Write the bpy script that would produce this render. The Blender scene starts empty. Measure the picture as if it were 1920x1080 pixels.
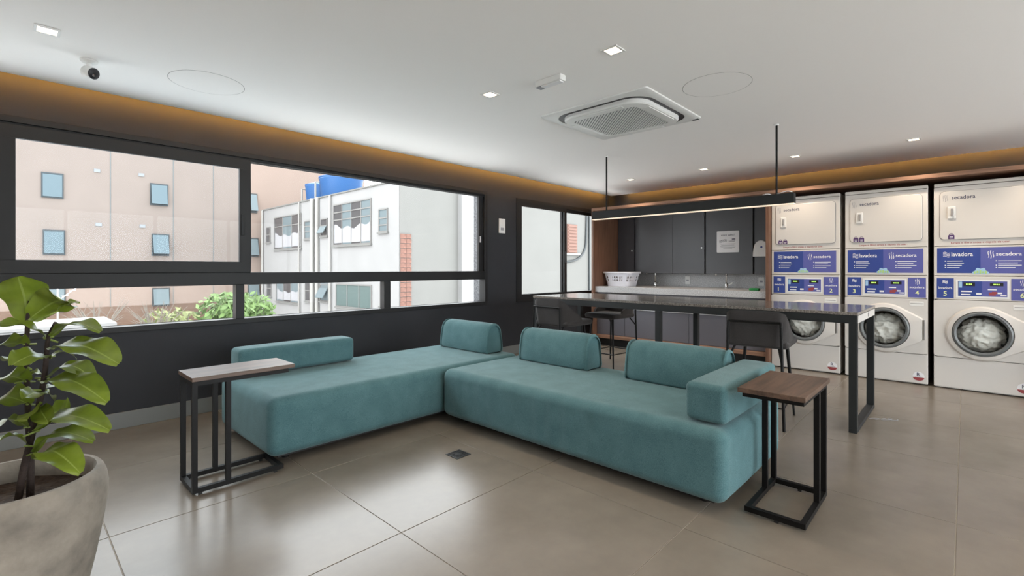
import bpy, bmesh, math, random
from mathutils import Vector, Matrix, noise
random.seed(7)
scene = bpy.context.scene
col = scene.collection
PI = math.pi
R = math.radians

# ------------------------------------------------------------------ camera
F_PX, CX, HY, CAM_H = 899.0, 960.0, 503.0, 1.17
TH = math.atan2(850.0, 899.0)          # window wall runs along +X, laundry wall along +Y
cT, sT = math.cos(TH), math.sin(TH)
cam_d = bpy.data.cameras.new('camera')
cam_d.sensor_width = 36.0
cam_d.lens = F_PX / 1920.0 * 36.0
cam_d.shift_y = -(540.0 - HY) / 1920.0
cam_d.clip_end = 300
cam = bpy.data.objects.new('camera', cam_d)
col.objects.link(cam)
cam.location = (0, 0, CAM_H)
fwd = Vector((cT, sT, 0)); right = Vector((sT, -cT, 0)); up = Vector((0, 0, 1))
m3 = Matrix((right, up, -fwd)).transposed()
cam.rotation_euler = m3.to_euler()
scene.camera = cam

# ------------------------------------------------------------------ world / exposure
w = bpy.data.worlds.new('world'); scene.world = w
w.use_nodes = True
bg = w.node_tree.nodes['Background']
bg.inputs[0].default_value = (0.94, 0.965, 1.0, 1)
bg.inputs[1].default_value = 5.0
scene.view_settings.view_transform = 'Standard'
scene.view_settings.look = 'None'
scene.view_settings.gamma = 1.0
scene.view_settings.exposure = 0.62
scene.view_settings.use_curve_mapping = False
scene.cycles.max_bounces = 14
scene.cycles.diffuse_bounces = 8

# room limits
X0, X1 = -3.2, 7.20
Y0, Y1 = -3.5, 4.488
ZC = 2.40
WT = 0.21                                # window wall thickness

def portal(x0, x1, y, z0, z1, flip):
    l = bpy.data.lights.new('window_portal', 'AREA')
    l.shape = 'RECTANGLE'; l.size = x1 - x0; l.size_y = z1 - z0
    l.cycles.is_portal = True
    o = bpy.data.objects.new('window_portal', l); col.objects.link(o)
    o.location = ((x0 + x1) / 2, y, (z0 + z1) / 2)
    o.rotation_euler = (R(-90) if flip else R(90), 0, 0)
portal(-1.62, 4.28, Y1 + WT + 0.02, 0.68, 2.17, True)
portal(4.83, 7.1, Y1 + WT + 0.02, 0.68, 2.17, True)

# ------------------------------------------------------------------ pixel helpers (direction only; depth from a plane)
def ray(px, py):
    a = (px - CX) / F_PX
    return Vector((cT + sT * a, sT - cT * a, (HY - py) / F_PX))
def at_z(px, py, z):
    d = ray(px, py); t = (z - CAM_H) / d.z
    return Vector((d.x * t, d.y * t, z))
def at_x(px, py, x):
    d = ray(px, py); t = x / d.x
    return Vector((x, d.y * t, CAM_H + d.z * t))
def at_y(px, py, y):
    d = ray(px, py); t = y / d.y
    return Vector((d.x * t, y, CAM_H + d.z * t))
def at_d(px, py, dep):
    d = ray(px, py)
    return Vector((d.x * dep, d.y * dep, CAM_H + d.z * dep))

# ------------------------------------------------------------------ materials
MATS = {}
def mat(name, color, rough=0.5, metal=0.0, spec=0.5, noise_amt=0.0, noise_scale=8.0, bump=0.0, bump_scale=60.0,
        emit=None, emit_str=0.0, stretch=None, rough_var=0.0, coat=0.0, sheen=0.0, obj_var=0.0):
    if name in MATS: return MATS[name]
    m = bpy.data.materials.new(name); m.use_nodes = True
    nt = m.node_tree; N = nt.nodes; L = nt.links
    b = N['Principled BSDF']
    b.inputs['Base Color'].default_value = (*color, 1)
    b.inputs['Roughness'].default_value = rough
    b.inputs['Metallic'].default_value = metal
    b.inputs['Specular IOR Level'].default_value = spec
    if coat: b.inputs['Coat Weight'].default_value = coat
    if sheen: b.inputs['Sheen Weight'].default_value = sheen
    if emit:
        b.inputs['Emission Color'].default_value = (*emit, 1)
        b.inputs['Emission Strength'].default_value = emit_str
    tc = None
    def coords(scale):
        nonlocal tc
        if tc is None: tc = N.new('ShaderNodeTexCoord')
        mp = N.new('ShaderNodeMapping')
        L.new(tc.outputs['Object'], mp.inputs[0])
        s = stretch or (1, 1, 1)
        mp.inputs['Scale'].default_value = (s[0] * scale, s[1] * scale, s[2] * scale)
        return mp.outputs[0]
    if noise_amt or rough_var:
        nz = N.new('ShaderNodeTexNoise'); nz.inputs['Scale'].default_value = 1.0
        nz.inputs['Detail'].default_value = 6; nz.inputs['Roughness'].default_value = 0.6
        L.new(coords(noise_scale), nz.inputs['Vector'])
        if noise_amt:
            cr = N.new('ShaderNodeValToRGB')
            lo = tuple(max(0, c * (1 - noise_amt)) for c in color); hi = tuple(min(1, c * (1 + noise_amt)) for c in color)
            cr.color_ramp.elements[0].position = 0.3; cr.color_ramp.elements[1].position = 0.7
            cr.color_ramp.elements[0].color = (*lo, 1); cr.color_ramp.elements[1].color = (*hi, 1)
            L.new(nz.outputs['Fac'], cr.inputs[0])
            out = cr.outputs[0]
            if obj_var:
                oi = N.new('ShaderNodeObjectInfo'); mr = N.new('ShaderNodeMapRange')
                mr.inputs['To Min'].default_value = 1 - obj_var; mr.inputs['To Max'].default_value = 1 + obj_var
                L.new(oi.outputs['Random'], mr.inputs['Value'])
                hs = N.new('ShaderNodeHueSaturation'); L.new(mr.outputs[0], hs.inputs['Value']); L.new(out, hs.inputs['Color'])
                out = hs.outputs[0]
            L.new(out, b.inputs['Base Color'])
        if rough_var:
            mr = N.new('ShaderNodeMapRange')
            mr.inputs['To Min'].default_value = rough - rough_var; mr.inputs['To Max'].default_value = rough + rough_var
            L.new(nz.outputs['Fac'], mr.inputs['Value']); L.new(mr.outputs[0], b.inputs['Roughness'])
    if bump:
        nb = N.new('ShaderNodeTexNoise'); nb.inputs['Scale'].default_value = 1.0; nb.inputs['Detail'].default_value = 4
        L.new(coords(bump_scale), nb.inputs['Vector'])
        bp = N.new('ShaderNodeBump'); bp.inputs['Strength'].default_value = bump; bp.inputs['Distance'].default_value = 0.01
        L.new(nb.outputs['Fac'], bp.inputs['Height']); L.new(bp.outputs[0], b.inputs['Normal'])
    MATS[name] = m
    return m

def glass_mat(name, tint, refl=0.06):
    m = bpy.data.materials.new(name); m.use_nodes = True
    nt = m.node_tree; N = nt.nodes; L = nt.links
    for n in list(N): N.remove(n)
    out = N.new('ShaderNodeOutputMaterial'); mix = N.new('ShaderNodeMixShader')
    tr = N.new('ShaderNodeBsdfTransparent'); tr.inputs[0].default_value = (*tint, 1)
    gl = N.new('ShaderNodeBsdfGlossy'); gl.inputs['Roughness'].default_value = 0.02
    lw = N.new('ShaderNodeLayerWeight'); lw.inputs['Blend'].default_value = 0.5
    pw = N.new('ShaderNodeMath'); pw.operation = 'POWER'; pw.inputs[1].default_value = 5.0
    mr = N.new('ShaderNodeMath'); mr.operation = 'MULTIPLY_ADD'; mr.inputs[1].default_value = 0.6; mr.inputs[2].default_value = refl
    L.new(lw.outputs['Facing'], pw.inputs[0]); L.new(pw.outputs[0], mr.inputs[0]); L.new(mr.outputs[0], mix.inputs[0])
    L.new(tr.outputs[0], mix.inputs[1]); L.new(gl.outputs[0], mix.inputs[2]); L.new(mix.outputs[0], out.inputs[0])
    MATS[name] = m
    return m

def wood_mat(name, dark, light, rough=0.45, axis=0, scale=3.0):
    m = bpy.data.materials.new(name); m.use_nodes = True
    nt = m.node_tree; N = nt.nodes; L = nt.links; b = N['Principled BSDF']
    tc = N.new('ShaderNodeTexCoord'); mp = N.new('ShaderNodeMapping')
    sc = [14 * scale] * 3; sc[axis] = 1.0 * scale
    mp.inputs['Scale'].default_value = sc
    L.new(tc.outputs['Object'], mp.inputs[0])
    nz = N.new('ShaderNodeTexNoise'); nz.inputs['Scale'].default_value = 1; nz.inputs['Detail'].default_value = 8; nz.inputs['Distortion'].default_value = 0.6
    L.new(mp.outputs[0], nz.inputs['Vector'])
    cr = N.new('ShaderNodeValToRGB')
    cr.color_ramp.elements[0].position = 0.32; cr.color_ramp.elements[1].position = 0.7
    cr.color_ramp.elements[0].color = (*dark, 1); cr.color_ramp.elements[1].color = (*light, 1)
    L.new(nz.outputs['Fac'], cr.inputs[0]); L.new(cr.outputs[0], b.inputs['Base Color'])
    b.inputs['Roughness'].default_value = rough
    MATS[name] = m
    return m

def granite_mat(name, base, dark, light, scale=140, rough=0.3):
    m = bpy.data.materials.new(name); m.use_nodes = True
    nt = m.node_tree; N = nt.nodes; L = nt.links; b = N['Principled BSDF']
    tc = N.new('ShaderNodeTexCoord')
    nz = N.new('ShaderNodeTexNoise'); nz.inputs['Scale'].default_value = scale; nz.inputs['Detail'].default_value = 3
    L.new(tc.outputs['Object'], nz.inputs['Vector'])
    cr = N.new('ShaderNodeValToRGB'); e = cr.color_ramp.elements
    e[0].position = 0.34; e[0].color = (*dark, 1); e[1].position = 0.66; e[1].color = (*light, 1)
    k = e.new(0.5); k.color = (*base, 1)
    L.new(nz.outputs['Fac'], cr.inputs[0]); L.new(cr.outputs[0], b.inputs['Base Color'])
    b.inputs['Roughness'].default_value = rough
    MATS[name] = m
    return m

def fabric_mat(name, dark, light, scale=420, wrinkle=0.0):
    m = bpy.data.materials.new(name); m.use_nodes = True
    nt = m.node_tree; N = nt.nodes; L = nt.links; b = N['Principled BSDF']
    tc = N.new('ShaderNodeTexCoord')
    nz = N.new('ShaderNodeTexNoise'); nz.inputs['Scale'].default_value = scale; nz.inputs['Detail'].default_value = 2
    L.new(tc.outputs['Object'], nz.inputs['Vector'])
    n2 = N.new('ShaderNodeTexNoise'); n2.inputs['Scale'].default_value = 9; n2.inputs['Detail'].default_value = 5
    L.new(tc.outputs['Object'], n2.inputs['Vector'])
    mx = N.new('ShaderNodeMath'); mx.operation = 'MULTIPLY_ADD'; mx.inputs[1].default_value = 0.75
    m2 = N.new('ShaderNodeMath'); m2.operation = 'MULTIPLY'; m2.inputs[1].default_value = 0.25
    L.new(n2.outputs['Fac'], m2.inputs[0]); L.new(nz.outputs['Fac'], mx.inputs[0]); L.new(m2.outputs[0], mx.inputs[2])
    cr = N.new('ShaderNodeValToRGB'); e = cr.color_ramp.elements
    e[0].position = 0.36; e[0].color = (*dark, 1); e[1].position = 0.64; e[1].color = (*light, 1)
    L.new(mx.outputs[0], cr.inputs[0]); L.new(cr.outputs[0], b.inputs['Base Color'])
    b.inputs['Roughness'].default_value = 0.92; b.inputs['Specular IOR Level'].default_value = 0.2
    b.inputs['Sheen Weight'].default_value = 0.15
    bp = N.new('ShaderNodeBump'); bp.inputs['Strength'].default_value = 0.25; bp.inputs['Distance'].default_value = 0.004
    L.new(nz.outputs['Fac'], bp.inputs['Height']); L.new(bp.outputs[0], b.inputs['Normal'])
    MATS[name] = m
    return m

mat('tile', (0.196, 0.168, 0.138), 0.26, noise_amt=0.13, noise_scale=2.6, rough_var=0.03, stretch=(1, 1, 1), obj_var=0.03)
mat('grout', (0.42, 0.38, 0.33), 0.8)
mat('ceiling', (0.95, 0.93, 0.92), 0.9)
mat('white_plaster', (0.90, 0.88, 0.85), 0.85)
mat('charcoal', (0.034, 0.035, 0.040), 0.7, spec=0.3, noise_amt=0.06, noise_scale=3)
mat('skirting', (0.19, 0.195, 0.19), 0.5)
mat('alu', (0.017, 0.017, 0.018), 0.5, spec=0.3)
mat('rubber', (0.012, 0.012, 0.012), 0.7)
glass_mat('glass', (0.97, 0.985, 0.98), 0.004)
glass_mat('glass_sash', (0.88, 0.935, 0.96), 0.004)
mat('white_metal', (0.80, 0.79, 0.77), 0.35)
mat('white_plastic', (0.78, 0.78, 0.77), 0.4)
mat('black_metal', (0.006, 0.0055, 0.0055), 0.5, spec=0.22)
mat('dark_steel', (0.020, 0.022, 0.023), 0.5, spec=0.3)
wood_mat('wood_table', (0.060, 0.036, 0.025), (0.150, 0.090, 0.060), 0.42, axis=0)
wood_mat('wood_panel', (0.105, 0.050, 0.030), (0.185, 0.092, 0.055), 0.5, axis=2)
wood_mat('wood_rail', (0.20, 0.105, 0.066), (0.33, 0.185, 0.120), 0.5, axis=1)
granite_mat('granite_table', (0.17, 0.150, 0.132), (0.10, 0.088, 0.078), (0.28, 0.25, 0.22), 120, 0.13)
granite_mat('granite_grey', (0.46, 0.46, 0.47), (0.30, 0.30, 0.31), (0.62, 0.62, 0.63), 120, 0.35)
granite_mat('granite_outside', (0.085, 0.085, 0.094), (0.045, 0.045, 0.05), (0.13, 0.13, 0.14), 50, 0.6)
fabric_mat('teal', (0.045, 0.112, 0.124), (0.108, 0.212, 0.228))
fabric_mat('stool_fabric', (0.030, 0.027, 0.027), (0.058, 0.053, 0.052))
mat('cab_grey', (0.052, 0.051, 0.058), 0.36)
mat('cab_grey_window_lit', (0.125, 0.122, 0.140), 0.36)  # same cabinet grey, with reflected window light painted into the base fronts
mat('cab_black', (0.010, 0.010, 0.010), 0.6)
mat('strip_alu', (0.75, 0.75, 0.76), 0.3, metal=0.6)
mat('chrome', (0.75, 0.75, 0.75), 0.12, metal=1.0)
mat('appliance', (0.64, 0.61, 0.58), 0.32)
mat('seam_grey', (0.30, 0.29, 0.29), 0.6)
mat('ring_grey', (0.13, 0.14, 0.145), 0.3)
mat('drum', (0.12, 0.115, 0.11), 0.4, metal=0.5)
glass_mat('door_glass', (0.93, 0.95, 0.95), 0.03)
mat('laundry', (0.86, 0.83, 0.77), 0.55, noise_amt=0.12, noise_scale=16, bump=1.0, bump_scale=22)
mat('print_blue', (0.030, 0.060, 0.27), 0.45)
mat('print_purple', (0.10, 0.11, 0.36), 0.45)
mat('print_white', (0.82, 0.82, 0.84), 0.5)
mat('print_ink', (0.05, 0.05, 0.10), 0.5)
mat('print_grey', (0.32, 0.32, 0.35), 0.5)
mat('print_red', (0.30, 0.055, 0.06), 0.5)
mat('print_plum', (0.075, 0.03, 0.13), 0.5)
mat('print_green', (0.42, 0.62, 0.22), 0.5)
mat('print_yellow', (0.80, 0.85, 0.40), 0.5)
mat('print_cyan', (0.35, 0.55, 0.75), 0.5)
mat('print_black', (0.012, 0.012, 0.016), 0.4)
mat('lcd_green', (0.3, 0.6, 0.1), 0.5, emit=(0.55, 0.9, 0.15), emit_str=0.6)
mat('led_warm', (1, 0.9, 0.75), 0.5, emit=(1.0, 0.80, 0.58), emit_str=2.2)
mat('led_white', (1, 0.95, 0.85), 0.5, emit=(1.0, 0.93, 0.80), emit_str=16)
mat('led_cove', (1, 0.7, 0.35), 0.5, emit=(1.0, 0.50, 0.11), emit_str=32)
mat('pendant_diffuser', (0.9, 0.82, 0.70), 0.5, emit=(1.0, 0.80, 0.58), emit_str=0.45)
mat('pot_concrete', (0.255, 0.225, 0.190), 0.8, noise_amt=0.42, noise_scale=6, bump=0.3, bump_scale=40)
mat('soil', (0.045, 0.028, 0.018), 0.95, noise_amt=0.5, noise_scale=60, bump=0.8, bump_scale=70)
mat('bark', (0.035, 0.022, 0.018), 0.85, noise_amt=0.3, noise_scale=60, bump=0.5, bump_scale=80)
mat('leaf', (0.150, 0.205, 0.020), 0.38, noise_amt=0.25, noise_scale=14, obj_var=0.12)
mat('leaf_rib', (0.26, 0.33, 0.075), 0.45)
mat('basket', (0.72, 0.72, 0.78), 0.45)
mat('green_sponge', (0.02, 0.22, 0.06), 0.9)
mat('drain_steel', (0.07, 0.07, 0.072), 0.35, metal=0.6)
mat('facade_pink', (0.176, 0.132, 0.110), 0.9, noise_amt=0.04, noise_scale=0.6)
mat('facade_brown', (0.090, 0.054, 0.037), 0.9, noise_amt=0.10, noise_scale=0.8)
mat('facade_white', (0.192, 0.188, 0.186), 0.9, noise_amt=0.05, noise_scale=0.7)
mat('facade_grey', (0.114, 0.112, 0.106), 0.9, noise_amt=0.05, noise_scale=0.5)
mat('brick_red', (0.125, 0.062, 0.047), 0.9, noise_amt=0.35, noise_scale=7, bump=0.5, bump_scale=9)
mat('ext_frame_dark', (0.026, 0.030, 0.032), 0.6)
mat('ext_frame_light', (0.125, 0.120, 0.115), 0.6)
mat('ext_glass', (0.092, 0.115, 0.124), 0.5, spec=0.2)
mat('ext_glass_dark', (0.045, 0.045, 0.048), 0.25)
mat('ext_glass_green', (0.070, 0.098, 0.096), 0.2)
mat('ext_pipe', (0.205, 0.197, 0.185), 0.7)
mat('tank_blue', (0.015, 0.073, 0.205), 0.5)
mat('shutter_red', (0.139, 0.073, 0.056), 0.8)
mat('ground_outside', (0.74, 0.73, 0.71), 0.95, noise_amt=0.1, noise_scale=0.5)
mat('foliage', (0.073, 0.125, 0.030), 0.7, noise_amt=0.4, noise_scale=3)
mat('foliage_pale', (0.132, 0.149, 0.053), 0.7, noise_amt=0.3, noise_scale=3)
mat('twig', (0.125, 0.107, 0.089), 0.9)
mat('curtain', (0.216, 0.213, 0.222), 0.9)
mat('cloth_blue', (0.050, 0.065, 0.140), 0.9)

# ------------------------------------------------------------------ mesh helpers
class MB:
    def __init__(s): s.v = []; s.f = []; s.m = []; s.mi = 0
    def add(s, vs, fs):
        n = len(s.v); s.v += [tuple(v) for v in vs]
        for f in fs: s.f.append([i + n for i in f]); s.m.append(s.mi)
        return s
    def box(s, x0, x1, y0, y1, z0, z1):
        x0, x1 = min(x0, x1), max(x0, x1); y0, y1 = min(y0, y1), max(y0, y1); z0, z1 = min(z0, z1), max(z0, z1)
        return s.add([(x0, y0, z0), (x1, y0, z0), (x1, y1, z0), (x0, y1, z0), (x0, y0, z1), (x1, y0, z1), (x1, y1, z1), (x0, y1, z1)],
                     [(0, 3, 2, 1), (4, 5, 6, 7), (0, 1, 5, 4), (1, 2, 6, 5), (2, 3, 7, 6), (3, 0, 4, 7)])
    def prism(s, pts, h):
        """pts: closed loop of 3D points (ccw seen from +h side), h: offset vector"""
        n = len(pts); h = Vector(h); a = [Vector(p) for p in pts]; b = [p + h for p in a]
        fs = [list(range(n))[::-1], list(range(n, 2 * n))]
        for i in range(n): j = (i + 1) % n; fs.append((i, j, n + j, n + i))
        return s.add(a + b, fs)
    def tube(s, path, r, n=10, cap=True):
        P = [Vector(p) for p in path]; rs = r if isinstance(r, (list, tuple)) else [r] * len(P)
        rings = []; ref = None
        for i, p in enumerate(P):
            t = (P[min(i + 1, len(P) - 1)] - P[max(i - 1, 0)]).normalized()
            if ref is None:
                ref = Vector((0, 0, 1)) if abs(t.z) < 0.9 else Vector((1, 0, 0))
            a = t.cross(ref)
            if a.length < 1e-6: a = t.orthogonal()
            a.normalize(); b = t.cross(a).normalized(); ref = a.cross(t).normalized()
            rings.append([p + a * (rs[i] * math.cos(2 * PI * k / n)) + b * (rs[i] * math.sin(2 * PI * k / n)) for k in range(n)])
        vs = [v for rg in rings for v in rg]; fs = []
        for i in range(len(P) - 1):
            for k in range(n):
                k2 = (k + 1) % n
                fs.append((i * n + k, i * n + k2, (i + 1) * n + k2, (i + 1) * n + k))
        if cap: fs.append(list(range(n))[::-1]); fs.append([(len(P) - 1) * n + k for k in range(n)])
        return s.add(vs, fs)
    def lathe(s, prof, n=32, c=(0, 0, 0), axis='z', cap=True):
        c = Vector(c); vs = []; fs = []
        for (r, h) in prof:
            for k in range(n):
                a = 2 * PI * k / n
                if axis == 'z': p = Vector((r * math.cos(a), r * math.sin(a), h))
                elif axis == 'x': p = Vector((h, r * math.cos(a), r * math.sin(a)))
                else: p = Vector((r * math.sin(a), h, r * math.cos(a)))
                vs.append(c + p)
        for i in range(len(prof) - 1):
            for k in range(n):
                k2 = (k + 1) % n
                fs.append((i * n + k, i * n + k2, (i + 1) * n + k2, (i + 1) * n + k))
        if cap:
            if prof[0][0] > 1e-5: fs.append(list(range(n))[::-1])
            if prof[-1][0] > 1e-5: fs.append([(len(prof) - 1) * n + k for k in range(n)])
        return s.add(vs, fs)
    def mesh(s, name, mats, smooth=False):
        me = bpy.data.meshes.new(name)
        me.from_pydata(s.v, [], s.f)
        if not isinstance(mats, (list, tuple)): mats = [mats]
        for x in mats: me.materials.append(MATS[x])
        if len(mats) > 1: me.polygons.foreach_set('material_index', s.m)
        bm = bmesh.new(); bm.from_mesh(me); bmesh.ops.remove_doubles(bm, verts=bm.verts, dist=1e-6)
        bmesh.ops.recalc_face_normals(bm, faces=bm.faces); bm.to_mesh(me); bm.free()
        if smooth:
            me.polygons.foreach_set('use_smooth', [True] * len(me.polygons))
            if smooth is not True: me.set_sharp_from_angle(angle=R(smooth))
        me.update()
        return me
    def build(s, name, mats, parent=None, loc=(0, 0, 0), rot=(0, 0, 0), smooth=False, bevel=0.0, seg=2):
        return link(name, s.mesh(name, mats, smooth), parent, loc, rot, bevel, seg)

def link(name, me, parent=None, loc=(0, 0, 0), rot=(0, 0, 0), bevel=0.0, seg=2):
    o = bpy.data.objects.new(name, me); col.objects.link(o)
    o.location = loc; o.rotation_euler = rot
    if parent is not None: o.parent = parent
    if bevel:
        b = o.modifiers.new('bevel', 'BEVEL'); b.width = bevel; b.segments = seg; b.limit_method = 'ANGLE'
    return o
def tag(o, label=None, cat=None, group=None, kind=None):
    if label: o['label'] = label
    if cat: o['category'] = cat
    if group: o['group'] = group
    if kind: o['kind'] = kind
    return o
def empty(name, loc=(0, 0, 0), rz=0.0, label=None, cat=None, group=None, kind=None):
    o = bpy.data.objects.new(name, None); col.objects.link(o)
    o.empty_display_size = 0.1; o.location = loc; o.rotation_euler = (0, 0, rz)
    return tag(o, label, cat, group, kind)
def copy_tree(o, parent=None):
    c = o.copy(); col.objects.link(c); c.parent = parent
    for ch in o.children: copy_tree(ch, c)
    return c
def box(name, b, mats, parent=None, bevel=0.0, seg=2, loc=(0, 0, 0), rot=(0, 0, 0)):
    return MB().box(*b).build(name, mats, parent, loc, rot, bevel=bevel, seg=seg)
def fillet(pts, r, n=5):
    out = []; P = [Vector(p) for p in pts]
    for i, p in enumerate(P):
        if i in (0, len(P) - 1): out.append(p); continue
        a = (P[i - 1] - p); b = (P[i + 1] - p); d = min(r, a.length * 0.49, b.length * 0.49)
        a = p + a.normalized() * d; b = p + b.normalized() * d
        for k in range(n + 1):
            t = k / n; out.append(a * (1 - t) ** 2 + p * 2 * t * (1 - t) + b * t * t)
    return out
def soft_box(name, size, r, mats, bulge=(0, 0, 0), nin=10, parent=None, loc=(0, 0, 0), taper=0.0, disp=None):
    """rounded upholstered box, origin at bottom centre"""
    h = [s / 2 for s in size]
    def axis(k):
        A = h[k]; rr = min(r, A * 0.98); out = []
        for i in range(5): out.append(-A + rr * (1 - math.tan(R(45) * (1 - i / 5))))
        for i in range(nin + 1): out.append(-A + rr + (2 * A - 2 * rr) * i / nin)
        for i in range(1, 6): out.append(A - rr + rr * math.tan(R(45) * i / 5))
        return out
    ax = [axis(0), axis(1), axis(2)]
    idx = {}; vs = []; fs = []
    def vert(i, j, k):
        key = (i, j, k)
        if key in idx: return idx[key]
        p = Vector((ax[0][i], ax[1][j], ax[2][k]))
        inn = Vector([max(-(h[q] - min(r, h[q] * .98)), min(h[q] - min(r, h[q] * .98), p[q])) for q in range(3)])
        d = p - inn
        if d.length > 1e-9: p = inn + d.normalized() * r
        u = [p[q] / h[q] for q in range(3)]
        for q in range(3):
            a, b = [x for x in range(3) if x != q]
            p[q] += bulge[q] * (abs(u[q]) ** 3) * (1 if u[q] > 0 else -1) * (1 - u[a] ** 2) ** 0.5 * (1 - u[b] ** 2) ** 0.5 if abs(u[a]) < 1 and abs(u[b]) < 1 else 0
        if taper:
            t = (p.z + h[2]) / size[2]; p.x *= 1 - taper * t; p.y *= 1 - taper * t * size[0] / size[1] * 0.5
        if disp: p = disp(p, h)
        idx[key] = len(vs); vs.append((p.x, p.y, p.z + h[2])); return idx[key]
    n = len(ax[0]) - 1
    for s in (0, n):
        for i in range(n):
            for j in range(n):
                fs.append([vert(s, i, j), vert(s, i + 1, j), vert(s, i + 1, j + 1), vert(s, i, j + 1)])
                fs.append([vert(i, s, j), vert(i + 1, s, j), vert(i + 1, s, j + 1), vert(i, s, j + 1)])
                fs.append([vert(i, j, s), vert(i + 1, j, s), vert(i + 1, j + 1, s), vert(i, j + 1, s)])
    mb = MB(); mb.add(vs, fs)
    return mb.build(name, mats, parent, loc, smooth=True)

# ------------------------------------------------------------------ lettering (meshes made once, while the scene is empty)
TXT = {}
def prepare_text(strings):
    tmp = []
    for t in strings:
        c = bpy.data.curves.new('t', 'FONT'); c.body = t; c.size = 1.0; c.resolution_u = 2; c.offset = 0.012
        o = bpy.data.objects.new('t', c); col.objects.link(o); tmp.append((t, o, c))
    dg = bpy.context.evaluated_depsgraph_get()
    for t, o, c in tmp:
        me = bpy.data.meshes.new_from_object(o.evaluated_get(dg), depsgraph=dg)
        vs = [v.co.copy() for v in me.vertices]; fs = [list(p.vertices) for p in me.polygons]
        x0 = min(v.x for v in vs); x1 = max(v.x for v in vs); y0 = min(v.y for v in vs); y1 = max(v.y for v in vs)
        TXT[t] = ([((v.x - x0), v.y - y0) for v in vs], fs, x1 - x0, y1 - y0)
        bpy.data.meshes.remove(me)
    for t, o, c in tmp: bpy.data.objects.remove(o); bpy.data.curves.remove(c)
prepare_text(['lavadora', 'secadora', '1', '2', '3', '4', '5', '6', 'R', 'Limpe o filtro antes e depois de usar.', 'você sabia?'])

# front-facing panels (normal -X): image-right is -Y.  u runs right, v runs up, d towards the viewer
def fp(u, v, d=0.0): return (-d, -u, v)
def put_text(mb, t, u, v, width=None, height=None, d=0.0):
    vs, fs, w0, h0 = TXT[t]
    if width is None: sx = sy = height / h0
    elif height is None: sx = sy = width / w0
    else: sx, sy = width / w0, height / h0
    mb.add([fp(u + x * sx, v + y * sy, d) for x, y in vs], fs)
def prect(mb, u0, u1, v0, v1, d0=0.0, d1=0.001):
    mb.box(-d1, -d0, -u1, -u0, v0, v1)
def wave(mb, u, v, w_, h_, n, vert, th, d):
    """n wavy strokes, horizontal or vertical"""
    for k in range(n):
        pts = []
        for i in range(13):
            t = i / 12; s = math.sin(t * 2 * PI) * 0.12
            if vert: pts.append((u + w_ * ((k + 0.5) / n + s * 0.5), v + h_ * t * (0.8 if k != 1 else 1.0) + (0.1 * h_ if k != 1 else 0)))
            else: pts.append((u + w_ * t, v + h_ * ((k + 0.5) / n + s)))
        for i in range(12):
            (a, b), (c, e) = pts[i], pts[i + 1]
            q = [(a, b), (c, e), (c + (th if vert else 0), e + (0 if vert else th)), (a + (th if vert else 0), b + (0 if vert else th))]
            mb.add([fp(x, y, d) for x, y in q], [(0, 1, 2, 3)])

# ================================================================== THE SETTING
# ---- floor and tiles
floor = box('floor', (X0, X1, Y0, Y1 + 0.0, -0.12, -0.003), 'grout'); tag(floor, 'grout bed under large warm grey floor tiles', 'floor', kind='structure')
PX, PY, J = 0.8940, 0.8920, 0.0036
xs = [0.311 + PX * k for k in range(-6, 12)]; ys = [0.030 + PY * k for k in range(-6, 8)]
tile_cache = {}
for a in range(len(xs) - 1):
    for b in range(len(ys) - 1):
        x0, x1 = max(xs[a] + J / 2, X0), min(xs[a + 1] - J / 2, X1); y0, y1 = max(ys[b] + J / 2, Y0), min(ys[b + 1] - J / 2, Y1)
        if x1 - x0 < 0.02 or y1 - y0 < 0.02: continue
        key = (round(x1 - x0, 3), round(y1 - y0, 3))
        if key not in tile_cache:
            lx, ly = x1 - x0, y1 - y0; e = 0.0012
            mb = MB(); mb.add([(0, 0, -.004), (lx, 0, -.004), (lx, ly, -.004), (0, ly, -.004), (0, 0, -e), (lx, 0, -e), (lx, ly, -e), (0, ly, -e),
                               (e, e, 0), (lx - e, e, 0), (lx - e, ly - e, 0), (e, ly - e, 0)],
                              [(0, 1, 5, 4), (1, 2, 6, 5), (2, 3, 7, 6), (3, 0, 4, 7), (4, 5, 9, 8), (5, 6, 10, 9), (6, 7, 11, 10), (7, 4, 8, 11), (8, 9, 10, 11)])
            tile_cache[key] = mb.mesh('tile', 'tile')
        link('tile', tile_cache[key], floor, (x0, y0, 0))

# ---- ceiling: a dropped slab with a light cove along the window wall and the laundry wall
CE_Y, CE_X = 4.385, 7.095
mb = MB(); mb.box(X0, CE_X, Y0, CE_Y, ZC, ZC + 0.10); mb.box(X0, X1 + 0.15, Y0, Y1 + WT, ZC + 0.24, ZC + 0.36)
ceil = mb.build('ceiling', 'ceiling'); tag(ceil, 'white plaster ceiling with a cove gap along two walls', 'ceiling', kind='structure')

# ---- window wall (left): boxes around two openings
W1 = (-1.62, 4.276, 0.70, 2.160)       # x0,x1,z0,z1 of the opening
W2 = (4.832, 7.02, 0.70, 2.140)
ZT = ZC + 0.24
mb = MB()
mb.box(X0 - .15, X1 + .15, Y1, Y1 + WT - .03, -0.12, 0.70)
mb.box(X0 - .15, X1 + .15, Y1, Y1 + WT - .03, 2.160, ZT)
mb.box(X0 - .15, W1[0], Y1, Y1 + WT - .03, 0.70, 2.16); mb.box(W1[1], W2[0], Y1, Y1 + WT - .03, 0.70, 2.16); mb.box(W2[1], X1 + .15, Y1, Y1 + WT - .03, 0.70, 2.16)
mb.box(W2[0], W2[1], Y1, Y1 + WT - .03, 2.14, 2.16)
wl = mb.build('wall_left', 'charcoal'); tag(wl, 'charcoal painted wall with long dark framed windows', 'wall', kind='structure')
mb = MB()   # speckled stone reveal outside the glass
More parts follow.
